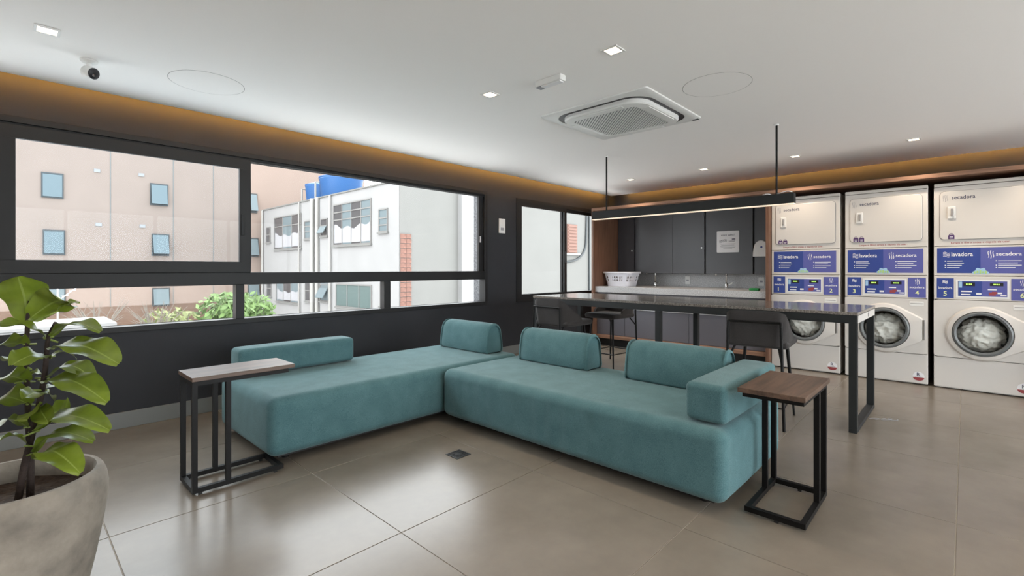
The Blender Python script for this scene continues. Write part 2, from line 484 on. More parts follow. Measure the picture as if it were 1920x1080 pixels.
mb.box(W1[0], W1[0] + .02, Y1 + .07, Y1 + WT, .70, 2.16); mb.box(W1[1] - .02, W1[1], Y1 + .07, Y1 + WT + .02, .70, 2.16)
mb.box(W1[0], W1[1], Y1 + .07, Y1 + WT + .03, .69, .715)
mb.box(W2[0], W2[0] + .02, Y1 + .07, Y1 + WT + .02, .70, 2.14); mb.box(W2[0], W2[1], Y1 + .07, Y1 + WT + .03, .69, .715)
mb.box(X0 - .15, X1 + .15, Y1 + WT - .03, Y1 + WT, -4.5, .69); mb.box(X0 - .15, X1 + .15, Y1 + WT - .03, Y1 + WT, 2.17, ZT + .12)
mb.box(W1[1], W2[0], Y1 + WT - .03, Y1 + WT, .69, 2.17)
mb.build('stone_reveal', 'granite_outside', wl)

# ---- other walls
wb = box('wall_back', (X1, X1 + .15, Y0, Y1, -0.12, ZT), 'charcoal'); tag(wb, 'charcoal wall behind the laundry machines and cabinets', 'wall', kind='structure')
W3 = (-0.6, 6.4, 0.06, 2.34)             # x0, x1, z0, z1 of an opening added for fill daylight, viewer side
mb = MB(); mb.box(X0 - .15, W3[0], Y0 - .15, Y0, -.12, ZT); mb.box(W3[1], X1 + .15, Y0 - .15, Y0, -.12, ZT)
mb.box(W3[0], W3[1], Y0 - .15, Y0, -.12, W3[2]); mb.box(W3[0], W3[1], Y0 - .15, Y0, W3[3], ZT)
tag(mb.build('wall_right', 'white_plaster'), 'white plaster wall with an added wide window opposite the charcoal wall', 'wall', kind='structure')
tag(box('wall_front', (X0 - .15, X0, Y0, Y1, -.12, ZT), 'white_plaster'), 'white plaster wall behind the viewpoint', 'wall', kind='structure')

# ---- baseboards
tag(MB().box(X0, X1 - 1.02, Y1 - .014, Y1, 0.0, 0.118).build('baseboard_left', 'skirting', bevel=.003), 'grey baseboard along the charcoal window wall', 'baseboard', kind='structure')
tag(MB().box(X0, W3[0] - .01, Y0, Y0 + .014, 0.0, 0.118).build('baseboard_right', 'skirting'), 'grey baseboard along the white wall', 'baseboard', kind='structure')

# ---- windows
def frame_rect(mb, x0, x1, y0, y1, z0, z1, t):
    mb.box(x0, x1, y0, y1, z0, z0 + t); mb.box(x0, x1, y0, y1, z1 - t, z1)
    mb.box(x0, x0 + t, y0, y1, z0 + t, z1 - t); mb.box(x1 - t, x1, y0, y1, z0 + t, z1 - t)
YF = Y1 - 0.012
win = empty('window_1', (0, 0, 0), kind='structure', label='long dark aluminium window with sliding upper panes and low fixed panes', cat='window')
mb = MB(); frame_rect(mb, W1[0], W1[1], YF, Y1 + .10, W1[2], W1[3], .042)
mb.build('frame', 'alu', win, bevel=.003)
mb = MB()   # stepped sliding tracks under the head
for k in range(3): mb.box(W1[0] + .04, W1[1] - .04, Y1 + .012 + k * .032, Y1 + .022 + k * .032, W1[3] - .068, W1[3] - .042)
mb.build('head_track', 'alu', win)
box('mid_rail', (W1[0] + .042, W1[1] - .042, YF + .006, Y1 + .09, 1.030, 1.135), 'alu', win, bevel=.004)
for (a, b) in ((-.16, -.085), (1.343, 1.409), (2.767, 2.845)):
    box('mullion', (a, b, YF + .006, Y1 + .08, W1[2] + .042, 1.030), 'alu', win, bevel=.003)
def sash(x0, x1, y0, y1, z0, z1, parent, g, t=.085):
    mb = MB(); frame_rect(mb, x0, x1, y0, y1, z0, z1, t)
    s = mb.build('sash', 'alu', parent, bevel=.003)
    box('pane', (x0 + t - .005, x1 - t + .005, (y0 + y1) / 2 - .003, (y0 + y1) / 2 + .003, z0 + t - .005, z1 - t + .005), g, s)
    return s
s1 = sash(-.040, 1.459, YF + .004, YF + .036, 1.135, 2.105, win, 'glass_sash', .088)
sash(-1.578, -.02, Y1 + .030, Y1 + .062, 1.135, 2.105, win, 'glass', .06)
box('pull_handle', (1.385, 1.405, YF - .012, YF + .004, 1.45, 1.63), 'alu', s1, bevel=.003)
# right-hand part is slid open behind the left sash: a narrow sash edge at the jamb
box('sash_stile', (4.16, 4.232, Y1 + .030, Y1 + .062, 1.135, 2.105), 'alu', win, bevel=.003)
box('latch', (4.175, 4.190, Y1 + .018, Y1 + .030, 1.50, 1.58), 'strip_alu', win)
for (a, b) in ((W1[0] + .042, -.16), (-.085, 1.343), (1.409, 2.767), (2.845, 4.234)):
    box('pane', (a - .004, b + .004, Y1 + .040, Y1 + .046, W1[2] + .038, 1.034), 'glass', win)
box('pane', (1.459, 4.165, Y1 + .044, Y1 + .050, 1.13, 2.11), 'glass', win)

win2 = empty('window_2', (0, 0, 0), kind='structure', label='narrower dark framed window beside the laundry cabinet surround', cat='window')
mb = MB(); frame_rect(mb, W2[0], W2[1], YF, Y1 + .10, W2[2], W2[3], .055)
mb.build('frame', 'alu', win2, bevel=.003)
s2 = sash(4.885, 5.97, YF + .004, YF + .036, .752, 2.088, win2, 'glass', .055)
sash(5.90, 6.966, Y1 + .035, Y1 + .067, .752, 2.088, win2, 'glass', .05)
box('pull_handle', (5.925, 5.945, YF - .012, YF + .004, 1.25, 1.43), 'alu', s2, bevel=.003)

win_added = empty('window_added', (0, 0, 0), kind='structure', label='unseen wide dark framed window added for fill daylight in the white wall on the viewer side', cat='window')  # unseen window, added so daylight fills the room from the viewer side
mb = MB(); frame_rect(mb, W3[0], W3[1], Y0 - .12, Y0 + .01, W3[2], W3[3], .05)
NP = 5; st = (W3[1] - W3[0]) / NP
for k in range(1, NP): mb.box(W3[0] + st * k - .025, W3[0] + st * k + .025, Y0 - .10, Y0 - .02, W3[2] + .05, W3[3] - .05)
mb.build('frame', 'alu', win_added)
for k in range(NP):
    box('pane', (W3[0] + st * k + .03, W3[0] + st * (k + 1) - .03, Y0 - .063, Y0 - .057, W3[2] + .045, W3[3] - .045), 'glass', win_added)
portal(W3[0], W3[1], Y0 - .17, W3[2], W3[3], False)

# ---- cove light strips (fixed to the edge of the dropped ceiling, facing the walls)
c1 = tag(box('cove_light_strip', (X0 + .05, CE_X - .02, CE_Y + .001, CE_Y + .009, ZC + .030, ZC + .046), 'led_cove'), 'warm amber light strip hidden in the ceiling cove along the window wall', 'light', 'cove light strips')
c2 = tag(box('cove_light_strip', (CE_X + .001, CE_X + .009, Y0 + .05, CE_Y - .25, ZC + .030, ZC + .046), 'led_cove'), 'warm amber light strip hidden in the ceiling cove above the laundry cabinets', 'light', 'cove light strips')

# ================================================================== CEILING FITTINGS
def make_downlight():
    r = empty('recessed_downlight')
    mb = MB(); t = .012; h = .05
    mb.box(-h, h, -h, -h + t, -.006, -.0005); mb.box(-h, h, h - t, h, -.006, -.0005)
    mb.box(-h, -h + t, -h + t, h - t, -.006, -.0005); mb.box(h - t, h, -h + t, h - t, -.006, -.0005)
    mb.build('trim_frame', 'white_plastic', r)
    box('lens', (-h + t, h - t, -h + t, h - t, -.004, -.0005), 'led_warm', r)
    return r
DL = []
proto = make_downlight()
def downlight(x, y, label, watt=9, group='square recessed downlights'):
    o = proto if not DL else copy_tree(proto)
    o.location = (x, y, ZC); tag(o, label, 'downlight', group); DL.append(o)
    l = bpy.data.lights.new('downlight_lamp', 'SPOT'); l.energy = watt * 2.4; l.color = (1.0, .83, .64); l.shadow_soft_size = .035
    l.spot_size = R(115); l.spot_blend = 0.8
    lo = bpy.data.objects.new('downlight_lamp', l); col.objects.link(lo); lo.location = (0, 0, -.012); lo.parent = o
downlight(.150, 3.445, 'square recessed downlight in the ceiling beside the small white security camera', 4)
downlight(2.355, 1.442, 'square recessed downlight above the emergency light, nearer the viewer than the air conditioner', 6)
downlight(2.355, 2.440, 'square recessed downlight left of the emergency light, above the corner sofa', 6)
ords = ['first', 'second', 'third', 'fourth']
for i, y in enumerate((3.365, 2.355, 1.355, .357)):
    downlight(5.95, y, 'square recessed downlight, %s from the window in the row along the laundry wall' % ords[i], 7)
for (x, y) in ((5.95, -.64), (2.355, -.56), (.15, .44), (.15, -1.56), (3.9, -1.8), (-1.8, .44), (-1.8, 2.4), (-1.8, -1.6)):  # extra downlights out of view, added to raise the room's brightness
    downlight(x, y, 'unseen square recessed downlight added as fill light on the viewer side of the room', 11, 'unseen downlights added as fill light')

# ---- cassette air conditioner
ac = empty('ceiling_air_conditioner', (3.437, 2.030, ZC), label='white square ceiling cassette air conditioner with slatted centre grille', cat='air conditioner')
def rsq(h, r, n=8):
    pts = []
    for q, (cx, cy) in enumerate(((h - r, h - r), (-h + r, h - r), (-h + r, -h + r), (h - r, -h + r))):
        for k in range(n + 1):
            a = q * PI / 2 + k / n * PI / 2; pts.append((cx + r * math.cos(a), cy + r * math.sin(a)))
    return pts
def loft(mb, loops, cap=True):
    n = len(loops[0]); vs = [p for l in loops for p in l]; fs = []
    for i in range(len(loops) - 1):
        for k in range(n):
            k2 = (k + 1) % n; fs.append((i * n + k, i * n + k2, (i + 1) * n + k2, (i + 1) * n + k))
    if cap: fs.append([(len(loops) - 1) * n + k for k in range(n)])
    mb.add(vs, fs)
def lp(h, r, z): return [(x, y, z) for x, y in rsq(h, r)]
mb = MB(); loft(mb, [lp(.470, .03, -.0005), lp(.470, .03, -.010), lp(.460, .03, -.0155), lp(.410, .17, -.0165), lp(.407, .17, -.008)], cap=False)
mb.build('outer_panel', 'white_plastic', ac, smooth=30)
mb = MB(); loft(mb, [lp(.372, .16, -.010), lp(.372, .16, -.034), lp(.362, .155, -.044), lp(.285, .05, -.050), lp(.283, .05, -.042)], cap=False)
mb.build('inner_panel', 'white_plastic', ac, smooth=30)
mb = MB(); loft(mb, [lp(.408, .17, -.012), lp(.362, .16, -.012)], cap=False)
mb.build('air_slot', 'print_black', ac)
mb = MB(); loft(mb, [lp(.285, .05, -.0425), lp(.15, .03, -.0425)]); mb.build('filter', 'ring_grey', ac)
for q in range(4):      # louvre flaps along each side
    box('louvre_flap', (-.205, .205, .300, .352, -.0515, -.0450), 'white_plastic', ac, rot=(0, 0, q * PI / 2), bevel=.002)
mb = MB(); NS = 38; q2 = math.sqrt(.5)
for k in range(NS):          # slats run diagonally across the grille
    c = -.78 / 2 + .78 * (k + .5) / NS; ln = .56 * q2 - abs(c)
    if ln < .02: continue
    P = []
    for (l_, o_) in ((-ln, -.0056), (ln, -.0056), (ln, .0056), (-ln, .0056)): P.append((q2 * (l_ + c + o_), q2 * (l_ - c - o_), -.0435))
    mb.prism(P, (0, 0, -.0050))
g = mb.build('grille_slats', 'white_plastic', ac); g['kind'] = 'stuff'
box('sensor', (.425, .452, -.455, -.405, -.0180, -.0150), 'print_black', ac)
box('badge', (-.345, -.338, .10, .135, -.0500, -.0470), 'print_grey', ac)

# ---- flush round access covers
for (x, y, lab) in ((.925, 3.66, 'flush white round ceiling cover beside the security camera'), (3.285, 1.215, 'flush white round ceiling cover right of the air conditioner')):
    rt = empty('round_ceiling_cover', (x, y, ZC), label=lab, cat='ceiling cover', group='flush round ceiling covers')
    MB().lathe([(.2135, -.0003), (.2135, -.001), (.2125, -.0014), (0.0, -.0014)], 56).build('cover', 'ceiling', rt)
    mb = MB(); mb.lathe([(.2165, -.0002), (.2165, -.0008), (.2136, -.0008), (.2136, -.0002)], 56, cap=False); mb.build('shadow_gap', 'seam_grey', rt)
# ---- security camera
sc = empty('security_camera', (.342, 3.765, ZC), label='small white ball security camera with black face under the ceiling', cat='camera')
MB().lathe([(.042, -.0005), (.042, -.008), (.036, -.015), (.014, -.022), (.010, -.040)], 24).build('mount', 'white_plastic', sc, smooth=40)
ball = MB()
ball.lathe([(.0001, -.036), (.022, -.033), (.034, -.020), (.037, 0.0), (.036, .016), (.033, .030), (.029, .034)], 24, axis='z')
dirv = (Vector((0.55, -.75, -.28))).normalized(); rotq = Vector((0, 0, 1)).rotation_difference(dirv).to_euler()
bo = ball.build('camera_body', 'white_plastic', sc, (0, 0, -.072), rotq, smooth=40)
MB().lathe([(.0325, .030), (.0325, .036), (.026, .041), (.0001, .043)], 24).build('face', 'print_black', bo, smooth=40)
MB().lathe([(.008, .043), (.008, .0455), (.0001, .046)], 12).build('lens', 'chrome', bo, (0, -.012, -.0018))
# ---- emergency light
el = empty('emergency_light', (2.425, 1.953, ZC), label='small white emergency light box on the ceiling near the air conditioner', cat='emergency light')
box('housing', (-.030, .030, -.105, .105, -.040, -.0005), 'white_plastic', el, bevel=.006)
box('diffuser', (-.022, .022, -.095, .060, -.048, -.040), 'print_white', el, bevel=.003)
box('end_cap', (-.026, .026, .062, .100, -.046, -.040), 'print_grey', el, bevel=.002)

# ================================================================== PENDANT OVER THE TABLE
PXC = 4.535
pd = empty('linear_pendant_lamp', (PXC, 2.033, 1.708), label='long dark linear pendant lamp hanging on two rods over the table', cat='lamp')
mb = MB(); L2 = .997
mb.box(-.032, -.028, -L2, L2, .006, .092); mb.box(.028, .032, -L2, L2, .006, .092); mb.box(-.028, .028, -L2, L2, .030, .036)
mb.box(-.028, .028, -L2, -L2 + .004, .006, .092); mb.box(-.028, .028, L2 - .004, L2, .006, .092)
mb.build('housing', 'dark_steel', pd)
box('diffuser', (-.032, .032, -L2, L2, 0.0, .006), 'pendant_diffuser', pd)
for y in (.827, -.860):
    rd = MB().tube([(0, y, .036), (0, y, ZC - 1.708 - .0105)], .0085, 10).build('rod', 'black_metal', pd, smooth=40)
    MB().lathe([(.018, ZC - 1.7085), (.018, ZC - 1.7145), (.011, ZC - 1.7185)], 16, (0, y, 0)).build('ceiling_cup', 'white_plastic', rd)
mb = MB()   # loose wires lying on top of the lamp
mb.tube(fillet([(0.0, -.86, .094), (-.03, -.90, .100), (-.03, -.95, .112), (-.025, -.985, .098)], .05, 4), .004, 6)
mb.tube(fillet([(0.0, -.82, .094), (-.031, -.80, .102), (-.031, -.76, .096)], .03, 4), .004, 6)
mb.build('loose_wire', 'print_white', pd, smooth=True)

# ================================================================== SOFAS
def wrinkle(p, h):
    # soft vertical gathers on the long front face, and a bunch of short pleats at its middle
    if p.x < 0:
        v = max(0.0, 1 - abs(p.z / h[2]) ** 4)
        k = max(0.0, 1 - abs(p.y) / 1.0)
        p.x += .0035 * k * v * math.sin(p.y * 40 + 2 * math.sin(p.y * 9))
        g = math.exp(-((p.y + .33) / .13) ** 2)
        zz = math.exp(-((p.z - h[2] * .55) / .07) ** 2)
        p.x += .006 * g * zz * math.sin(p.y * 150)
    g = math.exp(-((p.y + .33) / .13) ** 2) * math.exp(-((p.x + h[0] * .72) / .10) ** 2)
    if p.z > h[2] * .8: p.z += .003 * g * (math.sin(p.y * 150 + p.x * 60) - 1)
    return p
def sofa(name, cx, cy, sx, sy, label):
    r = empty(name, (cx, cy, 0), label=label, cat='sofa', group='teal corner sofa modules')
    soft_box('upholstery', (sx, sy, .352), .055, 'teal', (.012, .012, .004), 26 if sx > sy else 110, r, (0, 0, .050), disp=wrinkle if sy > sx else None)
    box('base_plinth', (-sx / 2 + .07, sx / 2 - .07, -sy / 2 + .07, sy / 2 - .07, .030, .056), 'cab_black', r)
    for a in (-1, 1):
        for b in (-1, 1):
            MB().lathe([(.022, 0), (.022, .032)], 16, (a * (sx / 2 - .14), b * (sy / 2 - .14), 0)).build('foot', 'black_metal', r)
    return r
sofa('sofa_module', 2.130, 3.405, 2.14, .935, 'long teal fabric sofa bench running below the window')
sofa('sofa_module', 2.755, 1.860, .925, 2.09, 'teal fabric sofa bench in front of the high table')
# rounded back bolsters
def bolster(name, length, label, loc, rz):
    prof = []
    Wb, Ht, Rt = .112, .262, .062            # half base, height, top radius
    tw = .055
    base = [(-Wb + .012, 0), (Wb - .012, 0)]
    pts = [(-Wb + .015, 0.0), (Wb - .015, 0.0), (Wb - .004, .004), (Wb, .016), (Wb - .008, .09), (tw + .030, Ht - .062)]
    for k in range(1, 8):
        a = k / 8 * PI; pts.append(((tw + .022) * math.cos(a), Ht - .062 + .062 * math.sin(a)))
    pts += [(-tw - .030, Ht - .062), (-Wb + .008, .09), (-Wb, .016), (-Wb + .004, .004)]
    cz = .11
    rings = []
    nL = 14; er = .016
    for i in range(6):
        a = i / 5 * PI / 2; rings.append((-length / 2 + er * (1 - math.sin(a)), er * (1 - math.cos(a))))
    for i in range(1, nL): rings.append((-length / 2 + er + (length - 2 * er) * i / nL, 0))
    for i in range(6):
        a = (1 - i / 5) * PI / 2; rings.append((length / 2 - er * (1 - math.sin(a)), er * (1 - math.cos(a))))
    mb = MB(); loops = []
    for (t, ins) in rings:
        k = 1 - (t / (length / 2)) ** 2
        loops.append([(x * (1 - ins / Wb) * (1 + .02 * k), t, cz + (z - cz) * (1 - ins / .13) * (1 + .015 * k) if z > .002 else 0.0) for x, z in pts])
    vs = [p for l in loops for p in l]; n = len(pts); fs = [list(range(n))[::-1], [(len(loops) - 1) * n + k for k in range(n)]]
    for i in range(len(loops) - 1):
        for k in range(n):
            k2 = (k + 1) % n; fs.append((i * n + k, i * n + k2, (i + 1) * n + k2, (i + 1) * n + k))
    mb.add(vs, fs)
    o = mb.build(name, 'teal', None, loc, (0, 0, rz), smooth=60)
    return tag(o, label, 'cushion', 'teal sofa bolsters')
ST = .4075
bolster('back_bolster', .665, 'rounded teal bolster at the far end of the sofa below the window', (3.045, 3.425, ST), 0)
bolster('back_bolster', .690, 'rounded teal bolster in the middle, in front of the bar stools', (3.070, 2.385, ST), 0)
bolster('back_bolster', .680, 'rounded teal bolster meeting the square armrest cushion', (3.060, 1.385, ST), 0)
a1 = soft_box('armrest_cushion', (.86, .195, .186), .028, 'teal', (.006, .006, .006), 10, None, (1.552, 3.765, ST + .005))
tag(a1, 'low rectangular teal cushion against the window wall behind the side table', 'cushion', 'teal sofa bolsters')
a2 = soft_box('armrest_cushion', (.84, .200, .186), .028, 'teal', (.006, .006, .006), 10, None, (2.785, .932, ST + .005))
tag(a2, 'rectangular teal armrest cushion beside the wood topped side table', 'cushion', 'teal sofa bolsters')

# ================================================================== C SIDE TABLES
def side_table(loc, rz, label):
    r = empty('side_table', loc, rz, label=label, cat='side table', group='black steel C side tables')
    t = .024; bl, bw = .452, .255; zt = .610
    tp = box('table_top', (-.004, .512, -.140, .140, zt - .022, zt), 'wood_table', r, bevel=.002)
    mb = MB()
    for y in (-bw / 2, bw / 2 - t): mb.box(0, .48, y, y + t, zt - .046, zt - .022)
    mb.box(0, t, -bw / 2 + t, bw / 2 - t, zt - .046, zt - .022); mb.box(.48 - t, .48, -bw / 2 + t, bw / 2 - t, zt - .046, zt - .022)
    mb.build('top_frame', 'black_metal', r)
    mb = MB()
    for y in (-bw / 2, bw / 2 - t): mb.box(0, bl, y, y + t, .012, .012 + t)
    mb.box(0, t, -bw / 2 + t, bw / 2 - t, .012, .012 + t); mb.box(bl - t, bl, -bw / 2 + t, bw / 2 - t, .012, .012 + t)
    mb.build('base_frame', 'black_metal', r)
    for y in (-bw / 2, bw / 2 - t):
        for x in (0, .155): box('leg', (x, x + t, y, y + t, .012 + t, zt - .046), 'black_metal', r)
    for (x, y) in ((.03, -bw / 2 + .004), (.03, bw / 2 - .020), (bl - .05, -bw / 2 + .004), (bl - .05, bw / 2 - .020), (bl - .02, 0), (.004, 0)):
        box('foot_pad', (x, x + .016, y, y + .016, 0, .013), 'rubber', r)
    return r
side_table((.658, 2.998, 0), 0, 'black C-shaped side table with a dark wood top straddling the sofa end near the plant')
side_table((2.880, .640, 0), PI, 'black C-shaped side table with a brown wood top beside the armrest cushion')

# ================================================================== HIGH TABLE
TX0, TX1, TY0, TY1, TZ = 4.130, 5.030, .555, 3.570, .858
ht = empty('high_table', (TX0, TY0, 0), label='long high work table with dark stone top and black steel frames', cat='table')
DX, DY = TX1 - TX0, TY1 - TY0
box('table_top', (-.004, DX + .004, -.004, DY + .004, TZ - .022, TZ), 'granite_table', ht, bevel=.002)
mb = MB(); t = .05
mb.box(0, t - .01, 0, DY, TZ - .082, TZ - .022); mb.box(DX - t + .01, DX, 0, DY, TZ - .082, TZ - .022)
mb.box(t - .01, DX - t + .01, 0, .04, TZ - .082, TZ - .022); mb.box(t - .01, DX - t + .01, DY - .04, DY, TZ - .082, TZ - .022)
mb.build('apron', 'dark_steel', ht, bevel=.002)
box('end_plate', (.03, DX - .02, -.003, -.0005, TZ - .078, TZ - .026), 'appliance', ht)
box('cable_slot', (.50, .525, -.0045, -.003, TZ - .065, TZ - .035), 'print_black', ht)
for y in (0, 1.480, DY - .05):
    for x in (0, DX - t): box('leg', (x, x + t, y, y + t, .03, TZ - .082), 'dark_steel', ht, bevel=.002)
    box('floor_bar', (0, DX, y, y + t, 0, .03), 'dark_steel', ht, bevel=.002)

# ================================================================== BAR STOOLS
def make_stool():
    r = empty('bar_stool')          # faces +X, origin on the floor under the seat centre
    # seat pan: rounded shell seat
    soft_box('seat', (.44, .43, .055), .026, 'stool_fabric', (.004, .004, .008), 8, r, (.02, 0, .575))
    # curved back shell wrapping round the sides
    mb = MB(); nU, nV = 22, 8; th = .026
    grid = []
    for layer in (0, 1):
        for i in range(nU + 1):
            u = -1 + 2 * i / nU
            for j in range(nV + 1):
                v = j / nV
                sgn = 1 if u >= 0 else -1; au = abs(u)
                # plan: back straight section then wraps forward
                if au < .62: px_, py_ = -.222, au / .62 * .150
                else:
                    k = (au - .62) / .38; ang = min(1.0, k / .45) * PI / 2
                    px_ = -.222 + .062 * (1 - math.cos(ang)) + max(0, k - .45) * .42
                    py_ = .150 + .062 * math.sin(ang)
                kk = max(0.0, (au - .62) / .38); zt_ = .852 - (.055 * (kk / .45) ** 2.2 if kk < .45 else .055 + .135 * ((kk - .45) / .55))
                zb_ = .590
                z = zb_ + (zt_ - zb_) * v
                lean = -.045 * v + .015
                off = th * (0 if layer == 0 else 1)
                nx, ny = (1, 0) if au < .62 else (math.cos(min(1, ((au - .62) / .38) / .45) * PI / 2), -math.sin(min(1, ((au - .62) / .38) / .45) * PI / 2))
                rnd = (1 - max(0, (v - .86) / .14) ** 2 * .8)
                grid.append((px_ + lean + nx * (off if rnd == 1 else th / 2 + (off - th / 2) * rnd), sgn * (py_ + ny * off), z))
    n1 = (nU + 1) * (nV + 1); fs = []
    def gi(l, i, j): return l * n1 + i * (nV + 1) + j
    for i in range(nU):
        for j in range(nV):
            fs.append((gi(0, i, j), gi(0, i + 1, j), gi(0, i + 1, j + 1), gi(0, i, j + 1)))
            fs.append((gi(1, i, j), gi(1, i, j + 1), gi(1, i + 1, j + 1), gi(1, i + 1, j)))
    for i in range(nU):
        fs.append((gi(0, i, nV), gi(0, i + 1, nV), gi(1, i + 1, nV), gi(1, i, nV))); fs.append((gi(0, i, 0), gi(1, i, 0), gi(1, i + 1, 0), gi(0, i + 1, 0)))
    for j in range(nV):
        fs.append((gi(0, 0, j), gi(0, 0, j + 1), gi(1, 0, j + 1), gi(1, 0, j))); fs.append((gi(0, nU, j), gi(1, nU, j), gi(1, nU, j + 1), gi(0, nU, j + 1)))
    mb.add(grid, fs); mb.build('backrest', 'stool_fabric', r, smooth=60)
    # steel frame
    for s in (-1, 1):
        MB().tube([(-.262, s * .178, .775), (-.262, s * .182, .60), (-.275, s * .200, 0.0)], .0105, 8).build('leg', 'black_metal', r, smooth=50)
        MB().tube([(.165, s * .150, .576), (.215, s * .195, 0.0)], [.0135, .008], 8).build('leg', 'black_metal', r, smooth=50)
        MB().tube([(-.265, s * .186, .47), (-.17, s * .150, .578)], .0085, 8).build('brace', 'black_metal', r, smooth=50)
    MB().tube([(-.262, -.178, .772), (-.262, .178, .772)], .0085, 8).build('back_bar', 'black_metal', r, smooth=50)
    mb = MB(); mb.tube([(.203, -.183, .16), (.203, .183, .16)], .0075, 8)
    mb.tube([(-.272, -.196, .16), (.203, -.183, .16)], .006, 8); mb.tube([(-.272, .196, .16), (.203, .183, .16)], .006, 8); mb.tube([(-.272, -.196, .16), (-.272, .196, .16)], .006, 8)
    mb.build('footrest', 'black_metal', r, smooth=50)
    return r
stool = make_stool()
G = 'charcoal bar stools at the high table'
stool.location = (4.085, 1.165, 0); stool.rotation_euler = (0, 0, R(5)); tag(stool, 'charcoal upholstered bar stool with its back to the viewer, beside the washing machines', 'stool', G)
o = copy_tree(stool); o.location = (5.075, 3.145, 0); o.rotation_euler = (0, 0, R(180 - 4)); tag(o, 'charcoal bar stool on the cabinet side of the high table, facing the viewer', 'stool', G)
o = copy_tree(stool); o.location = (4.085, 3.115, 0); o.rotation_euler = (0, 0, R(-3)); tag(o, 'charcoal bar stool with its back to the viewer, nearest the charcoal window wall', 'stool', G)

# ================================================================== LAUNDRY CABINET SURROUND
NX = 6.20                                    # front face of the wooden surround
NYL, NYD, NYE = 4.180, 1.722, -.56           # left outer face, divider left face, right end
sr = empty('cabinet_surround', (NX, NYD, 0), label='brown wood surround framing the laundry cabinets and machines', cat='cabinet surround')
def sub(name, b, m, parent, ox, oy, bevel=0.0): return box(name, (b[0] - ox, b[1] - ox, b[2] - oy, b[3] - oy, b[4], b[5]), m, parent, bevel=bevel)
sub('side_panel', (NX, X1 - .004, NYL - .032, NYL, 0.0, 2.052), 'wood_panel', sr, NX, NYD)
sub('divider_panel', (NX, X1 - .004, NYD - .034, NYD, 0.0, 2.052), 'wood_panel', sr, NX, NYD)
sub('side_panel', (NX, X1 - .004, NYE, NYE + .034, 0.0, 2.052), 'wood_panel', sr, NX, NYD)
sub('top_panel', (NX, X1 - .004, NYE, NYL, 2.052, 2.090), 'wood_rail', sr, NX, NYD)
sub('bottom_rail', (NX + .02, NX + .60, NYD + .001, NYL - .033, .116, .158), 'wood_rail', sr, NX, NYD)
sub('toe_kick', (NX + .10, NX + .12, NYD + .001, NYL - .033, 0.0, .116), 'cab_black', sr, NX, NYD)
sub('back_board', (X1 - .03, X1 - .004, NYE + .035, NYD - .035, 0.0, 2.050), 'cab_black', sr, NX, NYD)

# wall cabinets
CXF = 6.910
ups = [(4.147, 3.838, [1], 'r', 'narrow dark grey wall cabinet next to the brown side panel'),
       (3.836, 2.718, [.565, 1], 'r', 'wide dark grey two-door wall cabinet above the left tap'),
       (2.716, 2.067, [1], None, 'dark grey wall cabinet carrying the white notice'),
       (2.065, 1.724, [1], None, 'narrow dark grey wall cabinet next to the laundry machines')]
for (ya, yb, cuts, kn, lab) in ups:
    c = empty('wall_cabinet', (CXF, yb, 1.090), label=lab, cat='cabinet', group='dark grey wall cabinets')
    box('body', (.020, X1 - .004 - CXF, 0, ya - yb, 0, .958), 'cab_black', c)
    prev = 0
    for k, cut in enumerate(cuts):
        y1 = (ya - yb) * (1 - prev) - (.010 if k == 0 else .002); y0 = (ya - yb) * (1 - cut) + (.010 if k == len(cuts) - 1 else .002); prev = cut
        d = box('door', (0, .019, y0, y1, .003, .955), 'cab_grey', c, bevel=.001)
        if kn and k == len(cuts) - 1:
            MB().lathe([(.012, 0), (.012, -.014), (.008, -.018)], 14, (0, y0 + .035, .375 if len(cuts) > 1 else .36), axis='x').build('knob', 'strip_alu', d, smooth=40)
# base cabinets
BX = 6.300
for k in range(5):
    ya = NYL - .034 - k * .4848; yb = ya - .4835
    lab = ['dark grey base cabinet next to the brown side panel under the worktop', 'second dark grey base cabinet from the brown side panel', 'middle dark grey base cabinet under the worktop',
           'dark grey base cabinet under the right-hand tap', 'dark grey base cabinet next to the laundry machines under the worktop'][k]
    c = empty('base_cabinet', (BX, yb, .160), label=lab, cat='cabinet', group='dark grey base cabinets')
    box('body', (.021, X1 - .004 - BX, 0, ya - yb, 0, .645), 'cab_black', c)
    box('door', (0, .020, .002, ya - yb - .002, .002, .398), 'cab_grey_window_lit', c, bevel=.001)
    box('handle_strip', (-.012, .020, .002, ya - yb - .002, .402, .424), 'strip_alu', c)
    box('top_front', (0, .020, .002, ya - yb - .002, .428, .643), 'cab_grey_window_lit', c)
# worktop
wt = empty('worktop', (6.25, 1.724, .806), label='pale grey granite worktop with backsplash above the base cabinets', cat='worktop')
WL = NYL - .034 - 1.724
mb = MB(); mb.box(0, .03, 0, WL, 0, .084); mb.box(.03, X1 - .004 - 6.25, 0, WL, .060, .084); mb.build('slab', 'granite_grey', wt, bevel=.002)
box('backsplash', (X1 - .026 - 6.25, X1 - .004 - 6.25, 0, WL, .0845, .283), 'granite_grey', wt)
